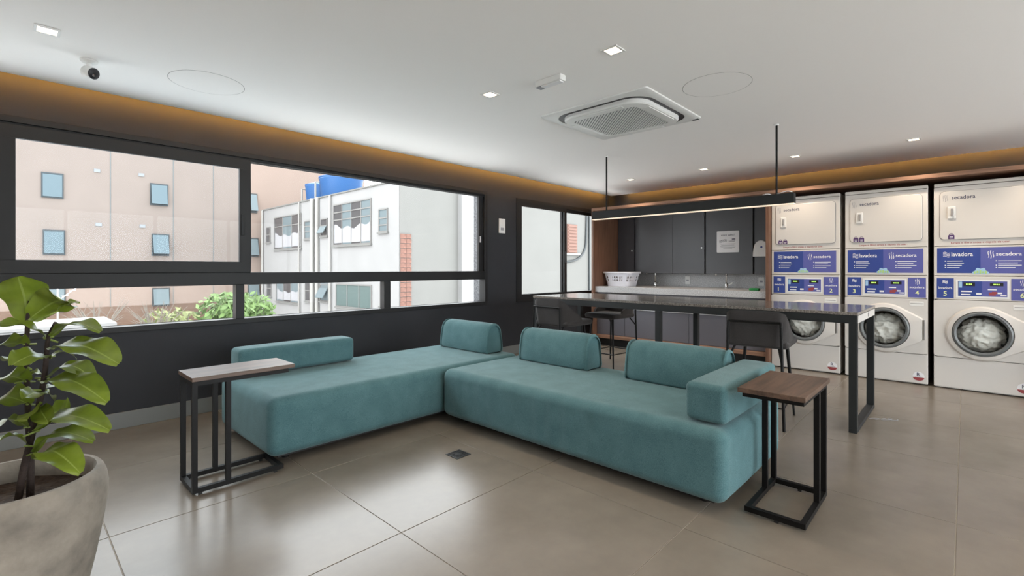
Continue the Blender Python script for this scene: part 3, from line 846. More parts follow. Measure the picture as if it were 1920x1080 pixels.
# taps
def tap(x, y, label):
    r = empty('tap', (x, y, .890), label=label, cat='tap', group='chrome gooseneck taps')
    MB().lathe([(.026, 0), (.026, .006), (.020, .012), (.020, .060), (.016, .066)], 18).build('body', 'chrome', r, smooth=40)
    pts = [(0, 0, .06), (0, 0, .20)]
    for k in range(1, 11):
        a = k / 10 * PI * .86; pts.append((-.02 * (1 - math.cos(a)), .062 * (1 - math.cos(a)), .20 + .062 * math.sin(a)))
    pts.append((-.048, .128, .175))
    MB().tube(pts, .0125, 10).build('spout', 'chrome', r, smooth=True)
    MB().tube([(0, -.018, .045), (0, -.050, .055), (-.01, -.085, .075)], [.008, .006, .005], 8).build('lever', 'chrome', r, smooth=True)
tap(6.98, 3.52, 'chrome gooseneck tap beside the white laundry basket')
tap(6.98, 2.445, 'chrome gooseneck tap near the laundry machines')
# sockets
for (y, lab) in ((3.083, 'white wall socket on the granite backsplash between the two taps'), (2.045, 'white wall socket on the backsplash near the laundry machines')):
    s = empty('wall_socket', (X1 - .027, y, .987), label=lab, cat='socket', group='white wall sockets')
    box('plate', (-.007, -.0005, -.040, .040, -.060, .060), 'white_plastic', s, bevel=.003)
    box('insert', (-.009, -.007, -.018, .018, -.012, .012), 'print_grey', s)
# green sponge
sp = soft_box('scrub_sponge', (.075, .115, .030), .010, 'green_sponge', (0, 0, .002), 4, None, (6.44, 1.915, .891))
tag(sp, 'green scrubbing sponge on the worktop near the laundry machines', 'sponge')
# notice
nt_ = empty('notice_board', (CXF - .0015, 2.400, 1.390), label='white square notice with dark lettering on a wall cabinet', cat='sign')
mb = MB(); pts = [(0, y, z + .150) for (y, z) in rsq(.150, .014)]; mb.prism(pts, (-.004, 0, 0)); mb.build('panel', 'print_white', nt_)
mb = MB(); put_text(mb, 'você sabia?', -.092, .232, width=.184, height=.024, d=.0046)
mb.build('lettering', 'print_ink', nt_)
mb = MB()   # script line: a looping flourish, then smaller words
def stroke(mb, pts, th, d):
    for (a, b), (c, e) in zip(pts[:-1], pts[1:]):
        n = Vector((-(e - b), c - a)); 
        if n.length < 1e-9: continue
        n = n.normalized() * th / 2
        mb.add([fp(a + n.x, b + n.y, d), fp(c + n.x, e + n.y, d), fp(c - n.x, e - n.y, d), fp(a - n.x, b - n.y, d)], [(0, 1, 2, 3)])
stroke(mb, [(-.115 + .10 * t + .012 * math.sin(t * 30), .150 + .022 * t + .016 * math.cos(t * 30)) for t in [i / 60 for i in range(61)]], .004, .0046)
stroke(mb, [(.0, .158), (.014, .158)], .003, .0046); stroke(mb, [(.022 + .075 * t, .156 + .006 * math.sin(t * 40)) for t in [i / 50 for i in range(51)]], .0035, .0046)
prect(mb, .055, .100, .176, .190, .004, .0048)
mb.build('script_line', 'print_ink', nt_)
mb = MB()
for k, wd in enumerate((.10, .088, .105, .095, .060)):
    prect(mb, -wd, wd, .116 - k * .016, .121 - k * .016, .004, .0046)
mb.build('small_print', 'print_grey', nt_)
# white dispenser
dp = empty('hanging_bag_dispenser', (CXF - .002, 1.962, 1.325), label='white rounded dispenser with small dark blue mark beside the brown divider', cat='dispenser')
mb = MB(); prof = [(-.100, .0), (.100, .0), (.098, .06)] + [(.090 * math.cos(a), .10 + .115 * math.sin(a)) for a in [k / 12 * PI for k in range(1, 12)]] + [(-.098, .06)]
mb.prism([(0, y, z) for y, z in prof], (-.055, 0, 0)); mb.build('shell', 'white_plastic', dp, bevel=.006, seg=3)
mb = MB(); mb.lathe([(.014, -.0555), (.014, -.0570), (0.0001, -.0570)], 16, (0, -.008, .125), axis='x'); mb.build('mark', 'print_blue', dp)

# laundry basket
bk = empty('laundry_basket', (6.60, 3.885, .891), label='white slotted plastic laundry basket standing on the worktop', cat='basket')
def rrect(hx, hy, r, n=5):
    pts = []
    for q, (sx, sy) in enumerate(((1, 1), (-1, 1), (-1, -1), (1, -1))):
        for k in range(n + 1):
            a = q * PI / 2 + k / n * PI / 2; pts.append((sx * (hx - r) + r * math.cos(a), sy * (hy - r) + r * math.sin(a)))
    return pts
def resample(pts, m):
    P = [Vector((x, y)) for x, y in pts] + [Vector(pts[0])]; d = [0]
    for a, b in zip(P[:-1], P[1:]): d.append(d[-1] + (b - a).length)
    out = []
    for k in range(m):
        s = d[-1] * k / m; i = max(q for q in range(len(P) - 1) if d[q] <= s + 1e-9)
        t = (s - d[i]) / max(1e-9, d[i + 1] - d[i]); out.append(P[i].lerp(P[i + 1], t))
    return out
mb = MB(); M_ = 96; zs = [0, .035, .080, .112, .122, .154, .165, .215, .222]
loops = []
for z in zs:
    k = z / .222; loops.append([(p.x, p.y, z) for p in resample(rrect(.140 + .030 * k, .190 + .050 * k, .06), M_)])
vs = [p for l in loops for p in l]; fs = []
for i in range(len(zs) - 1):
    for k in range(M_):
        if i in (2, 4) or i in (1, 5):
            pass
        hole = (i in (2, 4) or i == 3 and False) and (k % 3 != 0) and (k % 16 < 12)
        if i in (2, 4) and hole: continue
        k2 = (k + 1) % M_; fs.append((i * M_ + k, i * M_ + k2, (i + 1) * M_ + k2, (i + 1) * M_ + k))
fs.append([k for k in range(M_)][::-1])
mb.add(vs, fs); ob = mb.build('tub', 'basket', bk)
sm = ob.modifiers.new('thick', 'SOLIDIFY'); sm.thickness = .004; sm.offset = -1
mb = MB(); rim = []
for (e, z) in ((0, .200), (.016, .200), (.018, .206), (.018, .220), (.012, .226), (-.004, .226)):
    rim.append([(x, y, z) for x, y in rrect(.170 + e, .240 + e, .06 + e)])
n = len(rim[0]); vs = [p for l in rim for p in l]; fs = []
for i in range(len(rim) - 1):
    for k in range(n): k2 = (k + 1) % n; fs.append((i * n + k, i * n + k2, (i + 1) * n + k2, (i + 1) * n + k))
mb.add(vs, fs); mb.build('rim', 'basket', bk, smooth=50)

# ================================================================== STACKED MACHINES
MW, MX = .683, 6.30
def radial(mb, n, inner, outer, d_in, d_out, cu, cv):
    """strip between a circle (radius inner) and an outline function outer(theta)"""
    a = []; b = []
    for k in range(n):
        t = 2 * PI * k / n; c, s = math.cos(t), math.sin(t)
        ri = inner(t) if callable(inner) else inner; ro = outer(t) if callable(outer) else outer
        a.append(fp(cu + ri * c, cv + ri * s, d_in)); b.append(fp(cu + ro * c, cv + ro * s, d_out))
    fs = [(k, (k + 1) % n, n + (k + 1) % n, n + k) for k in range(n)]
    mb.add(a + b, fs)
def rect_radial(cu, cv, u0, u1, v0, v1):
    def f(t):
        c, s = math.cos(t), math.sin(t); best = 9
        if c > 1e-9: best = min(best, (u1 - cu) / c)
        if c < -1e-9: best = min(best, (u0 - cu) / c)
        if s > 1e-9: best = min(best, (v1 - cv) / s)
        if s < -1e-9: best = min(best, (v0 - cv) / s)
        return best
    return f
def hull_radial(r, ue, he):
    pts = [(r * math.cos(2 * PI * k / 120), r * math.sin(2 * PI * k / 120)) for k in range(120)] + [(ue, he), (ue, -he)]
    pts.sort()
    def half(P):
        o = []
        for p in P:
            while len(o) > 1 and (o[-1][0] - o[-2][0]) * (p[1] - o[-2][1]) - (o[-1][1] - o[-2][1]) * (p[0] - o[-2][0]) <= 0: o.pop()
            o.append(p)
        return o
    lo = half(pts); hi = half(pts[::-1]); H = lo[:-1] + hi[:-1]
    def f(t):
        c, s = math.cos(t), math.sin(t); best = r
        for (x1, y1), (x2, y2) in zip(H, H[1:] + H[:1]):
            dx, dy = x2 - x1, y2 - y1; den = c * dy - s * dx
            if abs(den) < 1e-12: continue
            k = (x1 * dy - y1 * dx) / den; q = (x1 * s - y1 * c) / den
            if k > 0 and -1e-6 <= q <= 1 + 1e-6: best = k
        return best
    return f
WC_U, WC_V = .340, .555            # washer door centre
def rrect_uv(u0, u1, v0, v1, r, n=5):
    cu, cv, hu, hv = (u0 + u1) / 2, (v0 + v1) / 2, (u1 - u0) / 2, (v1 - v0) / 2
    return [(cu + x, cv + y) for x, y in rrect(hu, hv, r, n)]
def machine(y_left, a, b, label, load_label, bags, tagcard):
    r = empty('stacked_washer_dryer', (MX, y_left, 0), label=label, cat='washer dryer', group='white stacked laundry machines')
    D = .72
    # cabinet shell (open towards the front panels)
    mb = MB()
    mb.box(.012, D, -MW, -MW + .01, .012, 1.998); mb.box(.012, D, -.01, 0, .012, 1.998)
    mb.box(.012, D, -MW + .01, -.01, 1.988, 1.998); mb.box(D - .01, D, -MW + .01, -.01, .012, 1.988); mb.box(.012, D, -MW + .01, -.01, .012, .022)
    mb.build('cabinet_shell', 'appliance', r, bevel=.004)
    for (x, y) in ((.06, -.06), (.06, -MW + .06), (D - .06, -.06), (D - .06, -MW + .06)): MB().lathe([(.02, 0), (.02, .013)], 12, (x, y, 0)).build('levelling_foot', 'rubber', r)
    # dryer front
    box('dryer_front', (0, .012, -MW, 0, 1.385, 1.962), 'appliance', r, bevel=.004)
    box('top_trim', (-.004, .012, -MW, 0, 1.966, 1.998), 'appliance', r, bevel=.006)
    mb = MB(); loop = rrect_uv(.045, .640, 1.447, 1.915, .035)
    mb.prism([fp(u, v, .0) for u, v in loop], (-.010, 0, 0)); dd = mb.build('dryer_door', 'appliance', r, bevel=.004)
    mb = MB(); l2 = rrect_uv(.041, .644, 1.443, 1.919, .039); l1 = rrect_uv(.046, .639, 1.448, 1.914, .034); n = len(l1)
    mb.add([fp(u, v, .0006) for u, v in l2] + [fp(u, v, .0006) for u, v in l1], [(k, (k + 1) % n, n + (k + 1) % n, n + k) for k in range(n)])
    mb.build('door_gap', 'seam_grey', r)
    hd = MB(); hd.box(-.022, -.010, -.158, -.100, 1.650, 1.765); hd.build('handle_plate', 'white_metal', dd, bevel=.004)
    box('handle_grip', (-.034, -.022, -.142, -.124, 1.672, 1.745), 'seam_grey', dd, bevel=.003)
    mb = MB(); put_text(mb, 'secadora', .130, 1.835, width=.165, height=.036, d=.0106); mb.build('lettering', 'print_ink', dd)
    mb = MB(); wave(mb, .062, 1.815, .040, .070, 3, True, .0035, .0106); mb.build('wave_icon', 'print_grey', dd)
    mb = MB()
    for k in range(bags):
        u = .075 + k * .050 + (.03 if bags == 1 else 0)
        mb.add([fp(x, y, .0106) for x, y in [(u, 1.452), (u + .045, 1.452), (u + .045, 1.488), (u + .036, 1.494), (u + .009, 1.494), (u, 1.488)]], [(0, 1, 2, 3, 4, 5)])
        stroke(mb, [(u + .0225 + .015 * math.cos(q), 1.492 + .014 * math.sin(q)) for q in [j / 8 * PI for j in range(9)]], .005, .0107)
    mb.build('bag_sticker', 'print_plum', dd)
    mb = MB()
    for k in range(bags):
        u = .075 + k * .050 + (.03 if bags == 1 else 0); prect(mb, u + .010, u + .036, 1.470, 1.476, .0107, .0111)
        prect(mb, u + .012, u + .033, 1.459, 1.463, .0107, .0111)
    mb.build('bag_sticker_print', 'print_white', dd)
    mb = MB(); put_text(mb, 'Limpe o filtro antes e depois de usar.', .125, 1.402, width=.40, height=.024, d=.0008); mb.build('red_notice', 'print_red', r)
    # banner panel
    box('banner_panel', (0, .012, -MW, 0, 1.100, 1.381), 'appliance', r, bevel=.003)
    bl = MB(); prect(bl, .024, .330, 1.124, 1.366, .0, .0012); bl = bl.build('banner', 'print_blue', r)
    br = MB(); prect(br, .330, .648, 1.124, 1.366, .0, .0012); br = br.build('banner', 'print_purple', r)
    mb = MB(); put_text(mb, 'lavadora', .128, 1.285, width=.150, height=.040, d=.0016); mb.build('lettering', 'print_white', bl); mb = MB(); wave(mb, .068, 1.275, .050, .050, 4, False, .0045, .0016); mb.build('wave_icon', 'print_white', bl)
    mb = MB(); put_text(mb, 'secadora', .432, 1.285, width=.165, height=.034, d=.0016); mb.build('lettering', 'print_white', br); mb = MB(); wave(mb, .372, 1.262, .048, .075, 3, True, .005, .0016); mb.build('wave_icon', 'print_white', br)
    for (pp, u, ws) in ((bl, .080, (.110, .120, .105, .090)), (br, .430, (.150, .125, .150, .110))):
        mb = MB()
        for k, wd in enumerate(ws):
            v = 1.236 - k * .021; prect(mb, u + .016, u + .016 + wd, v, v + .006, .0012, .0017)
            if k != 1: prect(mb, u, u + .008, v - .001, v + .008, .0012, .0017)
        mb.build('small_print', 'print_white', pp)
    mb = MB(); pts = [(.330 + .052 * math.cos(q) * (1 + .12 * math.sin(7 * q)), 1.118 + .055 * math.sin(q) * (1 + .12 * math.sin(7 * q))) for q in [j / 24 * PI for j in range(25)]]
    mb.add([fp(u, v, .0020) for u, v in pts], [list(range(len(pts)))]); bg_ = mb.build('burst_sticker', 'print_cyan', r)
    mb = MB()
    for k in range(5): prect(mb, .284 + k * .019, .297 + k * .019, 1.120 + .004 * (k % 2), 1.142 + .004 * (k % 3), .0021, .0026)
    mb.build('burst_print', 'print_green', bg_)
    # control panel
    cp = box('control_panel', (-.004, .012, -MW, 0, .868, 1.094), 'appliance', r, bevel=.004)
    b1 = MB(); prect(b1, .022, .145, .880, 1.074, .004, .0052); b1 = b1.build('number_label', 'print_blue', cp)
    b2 = MB(); prect(b2, .530, .668, .876, 1.074, .004, .0052); b2 = b2.build('number_label', 'print_purple', cp)
    mb = MB(); put_text(mb, 'lavadora', .034, .968, width=.100, height=.024, d=.0056); mb.build('lettering', 'print_white', b1); mb = MB(); wave(mb, .064, 1.020, .038, .030, 4, False, .0045, .0056); mb.build('wave_icon', 'print_white', b1)
    mb = MB(); put_text(mb, 'secadora', .542, .968, width=.115, height=.022, d=.0056); mb.build('lettering', 'print_white', b2); mb = MB(); wave(mb, .582, 1.005, .038, .060, 3, True, .0045, .0056); mb.build('wave_icon', 'print_white', b2)
    mb = MB(); put_text(mb, a, .070, .902, height=.044, d=.0056); mb.build('numeral', 'print_yellow', b1)
    mb = MB(); put_text(mb, b, .586, .902, height=.044, d=.0056); mb.build('numeral', 'print_yellow', b2)
    mb = MB(); prect(mb, .158, .518, .888, 1.062, .004, .0062); mb.build('display_frame', 'white_plastic', cp, bevel=.003)
    d1 = MB(); prect(d1, .176, .340, .905, 1.048, .0062, .0074); d1 = d1.build('display', 'print_blue', cp)
    d2 = MB(); prect(d2, .340, .505, .905, 1.048, .0062, .0074); d2 = d2.build('display', 'print_purple', cp)
    mb = MB(); prect(mb, .212, .292, 1.000, 1.036, .0074, .0080); mb.build('screen', 'print_black', d1)
    mb = MB()
    for k in range(4): prect(mb, .230 + k * .011, .238 + k * .011, 1.012, 1.025, .0080, .0083)
    mb.build('digits', 'lcd_green', d1)
    mb = MB(); prect(mb, .180, .203, .985, 1.042, .0074, .0080); mb.build('sticker', 'print_cyan', d1)
    mb = MB(); prect(mb, .196, .270, .944, .956, .0074, .0080); prect(mb, .196, .262, .916, .926, .0074, .0080); prect(mb, .300, .336, .920, .938, .0074, .0080); mb.build('small_print', 'print_white', d1)
    mb = MB(); prect(mb, .392, .480, 1.004, 1.034, .0074, .0080); mb.build('screen', 'print_black', d2)
    mb = MB()
    for k in range(4): prect(mb, .415 + k * .011, .423 + k * .011, 1.013, 1.025, .0080, .0083)
    mb.build('digits', 'lcd_green', d2)
    mb = MB(); prect(mb, .385, .430, .916, .945, .0074, .0080); prect(mb, .405, .440, .930, .952, .0080, .0084); mb.build('keys', 'print_red', d2)
    mb = MB(); prect(mb, .378, .436, .966, .976, .0074, .0080); prect(mb, .442, .472, .932, .946, .0074, .0080); prect(mb, .462, .500, .912, .924, .0074, .0080); mb.build('small_print', 'print_white', d2)
    # washer front with a round opening
    mb = MB(); radial(mb, 96, .205, rect_radial(WC_U, WC_V, 0, MW, .312, .864), 0, 0, WC_U, WC_V)
    corner = [fp(0, .312), fp(MW, .312), fp(MW, .864), fp(0, .864)]
    f = mb.build('washer_front', 'appliance', r); sm = f.modifiers.new('thick', 'SOLIDIFY'); sm.thickness = .012; sm.offset = -1 
    mb = MB(); put_text(mb, 'lavadora', .090, .822, width=.170, height=.030, d=.0016); mb.build('washer_lettering', 'print_ink', r)
    mb = MB(); wave(mb, .016, .818, .052, .036, 4, False, .0035, .0016); mb.build('wave_icon', 'print_grey', r)
    box('detergent_handle', (-.014, 0.0, -.652, -.540, .792, .836), 'white_metal', r, bevel=.004)
    box('detergent_slot', (-.0148, -.014, -.645, -.550, .812, .818), 'seam_grey', r)
    if tagcard:
        mb = MB(); prect(mb, .018, .138, .742, .802, .0, .0015); tg = mb.build('tag_sticker', 'print_plum', r)
        mb = MB(); prect(mb, .062, .090, .786, .793, .0015, .0019); prect(mb, .062, .125, .768, .776, .0015, .0019); prect(mb, .062, .120, .756, .763, .0015, .0019); mb.build('sticker_print', 'print_purple', tg)
    # door: white moulded surround reaching to the handle edge on the right
    mb = MB(); hr = hull_radial(.262, .318, .112)
    radial(mb, 96, lambda t: hr(t) - .020, hr, .034, .002, WC_U, WC_V); radial(mb, 96, .212, lambda t: hr(t) - .020, .044, .034, WC_U, WC_V); radial(mb, 96, .206, .212, .030, .044, WC_U, WC_V)
    dr = mb.build('washer_door', 'appliance', r, smooth=35)
    box('door_edge_grip', (-.036, -.012, -(WC_U + .322), -(WC_U + .314), WC_V - .100, WC_V + .100), 'seam_grey', dr)
    mb = MB(); mb.lathe([(.206, -.030), (.205, -.048), (.192, -.056), (.176, -.050), (.174, -.026)], 64, (0, -WC_U, WC_V), axis='x', cap=False); mb.build('door_ring', 'ring_grey', dr, smooth=40)
    mb = MB(); mb.lathe([(.174, -.040), (.150, -.034), (.110, -.024), (.060, -.018), (.0001, -.016)], 48, (0, -WC_U, WC_V), axis='x', cap=False); mb.build('door_glass', 'door_glass', dr, smooth=True)
    mb = MB(); mb.lathe([(.204, .004), (.204, .300), (.0001, .310)], 48, (0, -WC_U, WC_V), axis='x', cap=False); mb.build('drum', 'drum', r, smooth=50)
    # kick panel
    box('kick_panel', (0, .012, -MW, 0, .014, .306), 'appliance', r, bevel=.004)
    mb = MB(); mb.lathe([(.046, -.0004), (.046, -.0012), (.0001, -.0012)], 32, (0, -.612, .085), axis='x'); lg = mb.build('maker_badge', 'print_white', r)
    mb = MB(); put_text(mb, 'R', .598, .088, height=.034, d=.0016); mb.build('badge_letter', 'print_ink', lg)
    mb = MB(); pts = [(.612 + .044 * math.cos(q), .075 + .034 * math.sin(q)) for q in [PI + j / 14 * PI for j in range(15)]]
    mb.add([fp(u, v, .0016) for u, v in pts], [list(range(len(pts)))]); mb.build('badge_band', 'print_red', lg)
    mb = MB(); prect(mb, .582, .642, .078, .082, .0012, .0016); mb.build('badge_print', 'print_grey', lg)
    # laundry in the drum (its own thing)
    rnd = random.Random(int(a)); bm = bmesh.new(); bmesh.ops.create_icosphere(bm, subdivisions=5, radius=1)
    off = Vector((rnd.random() * 9, rnd.random() * 9, rnd.random() * 9))
    for v in bm.verts:
        p = v.co.copy(); q = Vector((p.x * 1.2, p.y * 2.2, p.z * 2.2)) + off
        d = .22 * noise.ridged_multi_fractal(q * 1.1, .9, 2.2, 4, 1.0, 2.0) - .30
        k = 1 + d
        v.co = Vector((p.x * .125 * k, p.y * .178 * min(k, 1.0), p.z * .165 * min(k, 1.0)))
        v.co.z = max(v.co.z, -.16)
    me = bpy.data.meshes.new('laundry_load'); bm.to_mesh(me); bm.free(); me.materials.append(MATS['laundry'])
    me.polygons.foreach_set('use_smooth', [True] * len(me.polygons))
    lo = link('laundry_load', me, None, (MX + .120, y_left - WC_U, WC_V - .022)); tag(lo, load_label, 'laundry', 'laundry loads behind the washer doors')
    return r
machine(1.683, '1', '2', 'white stacked washer and dryer numbered 1 and 2, next to the dark cabinets', 'pale crumpled laundry in the washer drum nearest the dark cabinets', 2, False)
machine(.953, '3', '4', 'white stacked washer and dryer numbered 3 and 4, middle of the three', 'pale crumpled laundry in the washer drum of the middle machine', 2, False)
machine(.226, '5', '6', 'white stacked washer and dryer numbered 5 and 6, at the right edge', 'pale crumpled laundry in the washer drum at the right edge', 1, True)

# ================================================================== SMALL THINGS
wc = empty('wall_control', (4.545, Y1 - .0005, 1.635), label='white wall control plate between the two windows', cat='wall control')
box('plate', (-.058, .058, -.014, 0, 0, .195), 'white_plastic', wc, bevel=.004)
box('button_panel', (-.030, .030, -.0165, -.014, .040, .075), 'print_grey', wc)
box('screen', (-.040, .040, -.0155, -.014, .110, .165), 'white_metal', wc)
dn = empty('floor_drain', (1.956, 2.314, 0), label='square metal floor drain set in the tiles between the sofas', cat='drain')
mb = MB(); h = .056; t = .008
mb.box(-h, h, -h, -h + t, .0002, .004); mb.box(-h, h, h - t, h, .0002, .004); mb.box(-h, -h + t, -h + t, h - t, .0002, .004); mb.box(h - t, h, -h + t, h - t, .0002, .004)
mb.build('rim', 'drain_steel', dn)
box('well', (-h + t, h - t, -h + t, h - t, .0002, .0012), 'print_black', dn)
mb = MB()
for k in range(6): y = -.040 + .016 * k; mb.box(-h + t, h - t, y - .003, y + .003, .0014, .0035)
mb.lathe([(.020, .0014), (.020, .0045), (.0001, .005)], 20); gr = mb.build('grate', 'drain_steel', dn)
mb = MB(); pts = []
for i in range(41):
    t = i / 40; pts.append((4.60 + .10 * t + .02 * math.sin(t * 19), .52 - .13 * t + .022 * math.cos(t * 23), .0035 + .008 * abs(math.sin(t * 11))))
mb.tube(pts, .0020, 6); tag(mb.build('loose_cord', 'print_grey', None, smooth=True), 'thin pale loose cord on the floor beside the table leg', 'cord')

# ================================================================== POTTED FIDDLE LEAF FIG
PD = 1.50
pc = at_d(20, 900, PD); PCX, PCY = pc.x, pc.y
RZ = .508
pot = empty('plant_pot', (PCX, PCY, 0), label='large weathered concrete plant pot in the lower left corner', cat='pot')
prof = [(.0001, 0), (.150, 0), (.158, .006), (.180, .10), (.205, .22), (.224, .33), (.234, .41), (.236, .445), (.232, .475), (.224, .498), (.216, RZ), (.204, RZ), (.197, .498), (.196, .46), (.194, .425)]
MB().lathe(prof, 64, cap=False).build('vessel', 'pot_concrete', pot, smooth=50)
mb = MB(); rg = []; nR = 10
for i in range(nR + 1):
    for k in range(40):
        a = 2 * PI * k / 40; rr = .196 * i / nR; z = .440 + .012 * noise.noise(Vector((rr * math.cos(a) * 22, rr * math.sin(a) * 22, 1)))
        rg.append((rr * math.cos(a), rr * math.sin(a), z))
mb.add(rg, [(i * 40 + k, i * 40 + (k + 1) % 40, (i + 1) * 40 + (k + 1) % 40, (i + 1) * 40 + k) for i in range(nR) for k in range(40)])
mb.build('soil', 'soil', pot, smooth=True)
fig = empty('fiddle_leaf_fig', (PCX, PCY, .44), label='fiddle leaf fig with large glossy green leaves growing in the concrete pot', cat='plant')
base_w = Vector((PCX, PCY, .44))
def fig_pt(cx, cy, dd=0.0):      # crop coordinates of the plant study -> world, at the stems' distance
    return at_d(cx / 1.8625, 500 + cy / 1.8625, PD + dd) - base_w
s1p = [fig_pt(60, 790, 0), fig_pt(85, 690, .01), fig_pt(112, 590, .01), fig_pt(150, 420, 0), fig_pt(162, 330, -.01), fig_pt(165, 250, 0), fig_pt(195, 195, 0)]
s2p = [fig_pt(105, 780, .02), fig_pt(108, 680, .04), fig_pt(100, 560, .05), fig_pt(95, 420, .05), fig_pt(92, 290, .05), fig_pt(97, 180, .05), fig_pt(105, 120, .05)]
for P in (s1p, s2p):
    P[0].z = -.01
    MB().tube(fillet(P, .08, 4), [.0100 - .006 * i / 34 for i in range(35)][:len(fillet(P, .08, 4))], 10).build('stem', 'bark', fig, smooth=True)
leaf_n = 0
def leaf(base, tip, width, droop=.03, roll=0.0, cup=.22):
    """base/tip: plant-local points.  fiddle outline, cupped across, arched along"""
    base = Vector(base); tip = Vector(tip); ax = tip - base; L = ax.length; ax.normalize()
    upv = Vector((0, 0, 1)); side = ax.cross(upv)
    if side.length < .2: side = ax.cross(-fwd)
    side.normalize(); nrm = side.cross(ax).normalized()
    rm = Matrix.Rotation(roll, 3, ax); side = rm @ side; nrm = rm @ nrm
    nU = 22; cols = (-1, -.66, -.33, -.05, .05, .33, .66, 1)
    vs = []; 
    for i in range(nU + 1):
        t = i / nU
        wd = (math.sin(PI * min(1, t ** .80 * .97 + .03)) ** .62) * (.55 + .62 * t - .30 * math.sin(PI * t) * (1 - t)) * width / 2
        if i == 0: wd = width * .03
        if i == nU: wd = width * .06
        for c in cols:
            wav = .006 * math.sin(t * 15 + c * 2.3) * abs(c) * width / .12
            p = base + ax * (L * t) + side * (c * wd) + nrm * (abs(c) ** 1.5 * wd * cup + wav + droop * math.sin(PI * t) + (0.0))
            vs.append(p)
    fs = []; mi = []
    nc = len(cols)
    mb = MB()
    n0 = len(vs)
    for i in range(nU):
        for j in range(nc - 1):
            fs.append((i * nc + j, i * nc + j + 1, (i + 1) * nc + j + 1, (i + 1) * nc + j)); mi.append(1 if j == 3 else 0)
    mb.v = [tuple(v) for v in vs]; mb.f = [list(f) for f in fs]; mb.m = mi
    mb.mi = 1; pet = base - ax * .03 - nrm * .004
    mb.tube([pet, base + ax * .01], .0032, 6)
    mb.build('leaf', ['leaf', 'leaf_rib'], fig, smooth=True)
LV = [  # base(crop), tip(crop), width m, depth base, depth tip, droop, roll
    ((97, 195), (62, 35), .125, .05, .00, .02, .3), ((100, 185), (225, 120), .120, .05, .02, .03, -.9), ((190, 160), (280, 125), .055, .02, .05, .01, .3),
    ((178, 245), (352, 228), .070, 0, -.05, .035, .15), ((180, 285), (415, 340), .105, 0, -.10, .035, .35),
    ((165, 250), (-20, 205), .085, 0, -.10, .02, -.3), ((92, 270), (-40, 290), .115, .05, -.06, .01, .5),
    ((165, 315), (40, 345), .085, 0, -.12, .02, -.5), ((165, 318), (268, 322), .050, 0, .05, .02, .0), ((95, 400), (-30, 410), .110, .05, -.08, .02, .5),
    ((160, 390), (340, 415), .080, 0, .02, .055, .3), ((155, 400), (375, 475), .095, 0, -.08, .04, .4), ((150, 430), (262, 440), .070, 0, .09, .02, -.2),
    ((95, 395), (155, 385), .050, .05, .08, .02, .2), ((145, 440), (85, 460), .065, 0, -.10, .01, -.5), ((100, 480), (-40, 490), .120, .05, -.12, .03, .6),
    ((135, 500), (100, 530), .075, .02, -.12, .01, .8), ((140, 520), (235, 500), .105, .01, .10, .0, -1.1), ((140, 490), (170, 545), .06, 0, -.10, .01, .7),
    ((125, 575), (312, 515), .060, 0, .10, .02, .1), ((125, 575), (385, 572), .095, 0, -.06, .055, .35), ((120, 650), (328, 610), .085, 0, -.03, .05, .25),
    ((130, 670), (282, 722), .090, .0, -.10, .05, .3), ((100, 625), (-35, 630), .085, .0, -.06, .03, .3), ((95, 560), (-30, 575), .080, .04, -.05, .03, .4),
    ((105, 455), (190, 470), .075, .05, .10, .02, .1), ((95, 350), (30, 330), .07, .05, .12, .02, 0)]
for (bp_, tp_, wd, d0, d1, dr_, rl) in LV:
    leaf(fig_pt(bp_[0], bp_[1], d0), fig_pt(tp_[0], tp_[1], d1), wd * 1.28, dr_, rl * .8)

# ================================================================== OUTSIDE
GZ = -4.5
gnd = box('ground', (-70, 90, Y1 + WT, 90, GZ - .2, GZ), 'ground_outside'); tag(gnd, 'pale paved ground outside the windows', 'ground', kind='structure')
tag(box('ground', (-70, 90, -70, Y0 - .15, GZ - .2, GZ), 'ground_outside'), 'pale paved ground outside on the viewer side', 'ground', kind='structure')

# -- pink apartment block parallel to the window wall
BY = 31.0
b1 = empty('apartment_building', (0, BY, GZ), label='pink beige apartment block with small tilted windows behind the left panes', cat='building')
zb = at_y(250, 573, BY).z
box('wall', (-40, 17.5, 0, 10, zb - GZ, 12.6), 'facade_pink', b1)
box('base_band', (-40, 17.5, -.02, 10, 0, zb - GZ), 'facade_brown', b1)
for px_ in (207, 325, 400): 
    x = at_y(px_, 400, BY).x; box('wall_joint', (x - .02, x + .02, -.012, -.001, zb - GZ, 12.6), 'facade_grey', b1)
def awning_window(parent, p0, p1, tilt, fm, gm, plane='y', dep=.0):
    """p0 upper-left, p1 lower-right world points on the facade; pane hinged at the top"""
    if plane == 'y':
        x0, x1, z0, z1 = p0.x, p1.x, p1.z, p0.z; t = .07
        mb = MB(); frame_rect(mb, x0, x1, -.06, .02, z0, z1, t); mb.box(x0 + t, x1 - t, -.01, .02, z0 + t, z1 - t)
        wn = mb.build('window', fm, parent, (0, 0, -GZ))
        mb = MB(); mb.box(x0 + .05, x1 - .05, -.03, 0, -(z1 - z0) + .14, 0)
        mb.build('pane', gm, wn, (0, -.05, z1 - .08), (-tilt, 0, 0))
for (u0, v0, u1, v1, tl) in ((77, 322, 119, 373, .03), (281, 343, 315, 387, .16), (80, 430, 122, 478, .03), (284, 438, 317, 480, .30), (285, 540, 318, 573, .22), (80, 540, 123, 585, .1),
                             (466, 362, 482, 400, .30), (466, 446, 484, 482, .30), (464, 532, 486, 570, .25)):
    awning_window(b1, at_y(u0, v0, BY), at_y(u1, v1, BY), tl, 'ext_frame_dark', 'ext_glass')
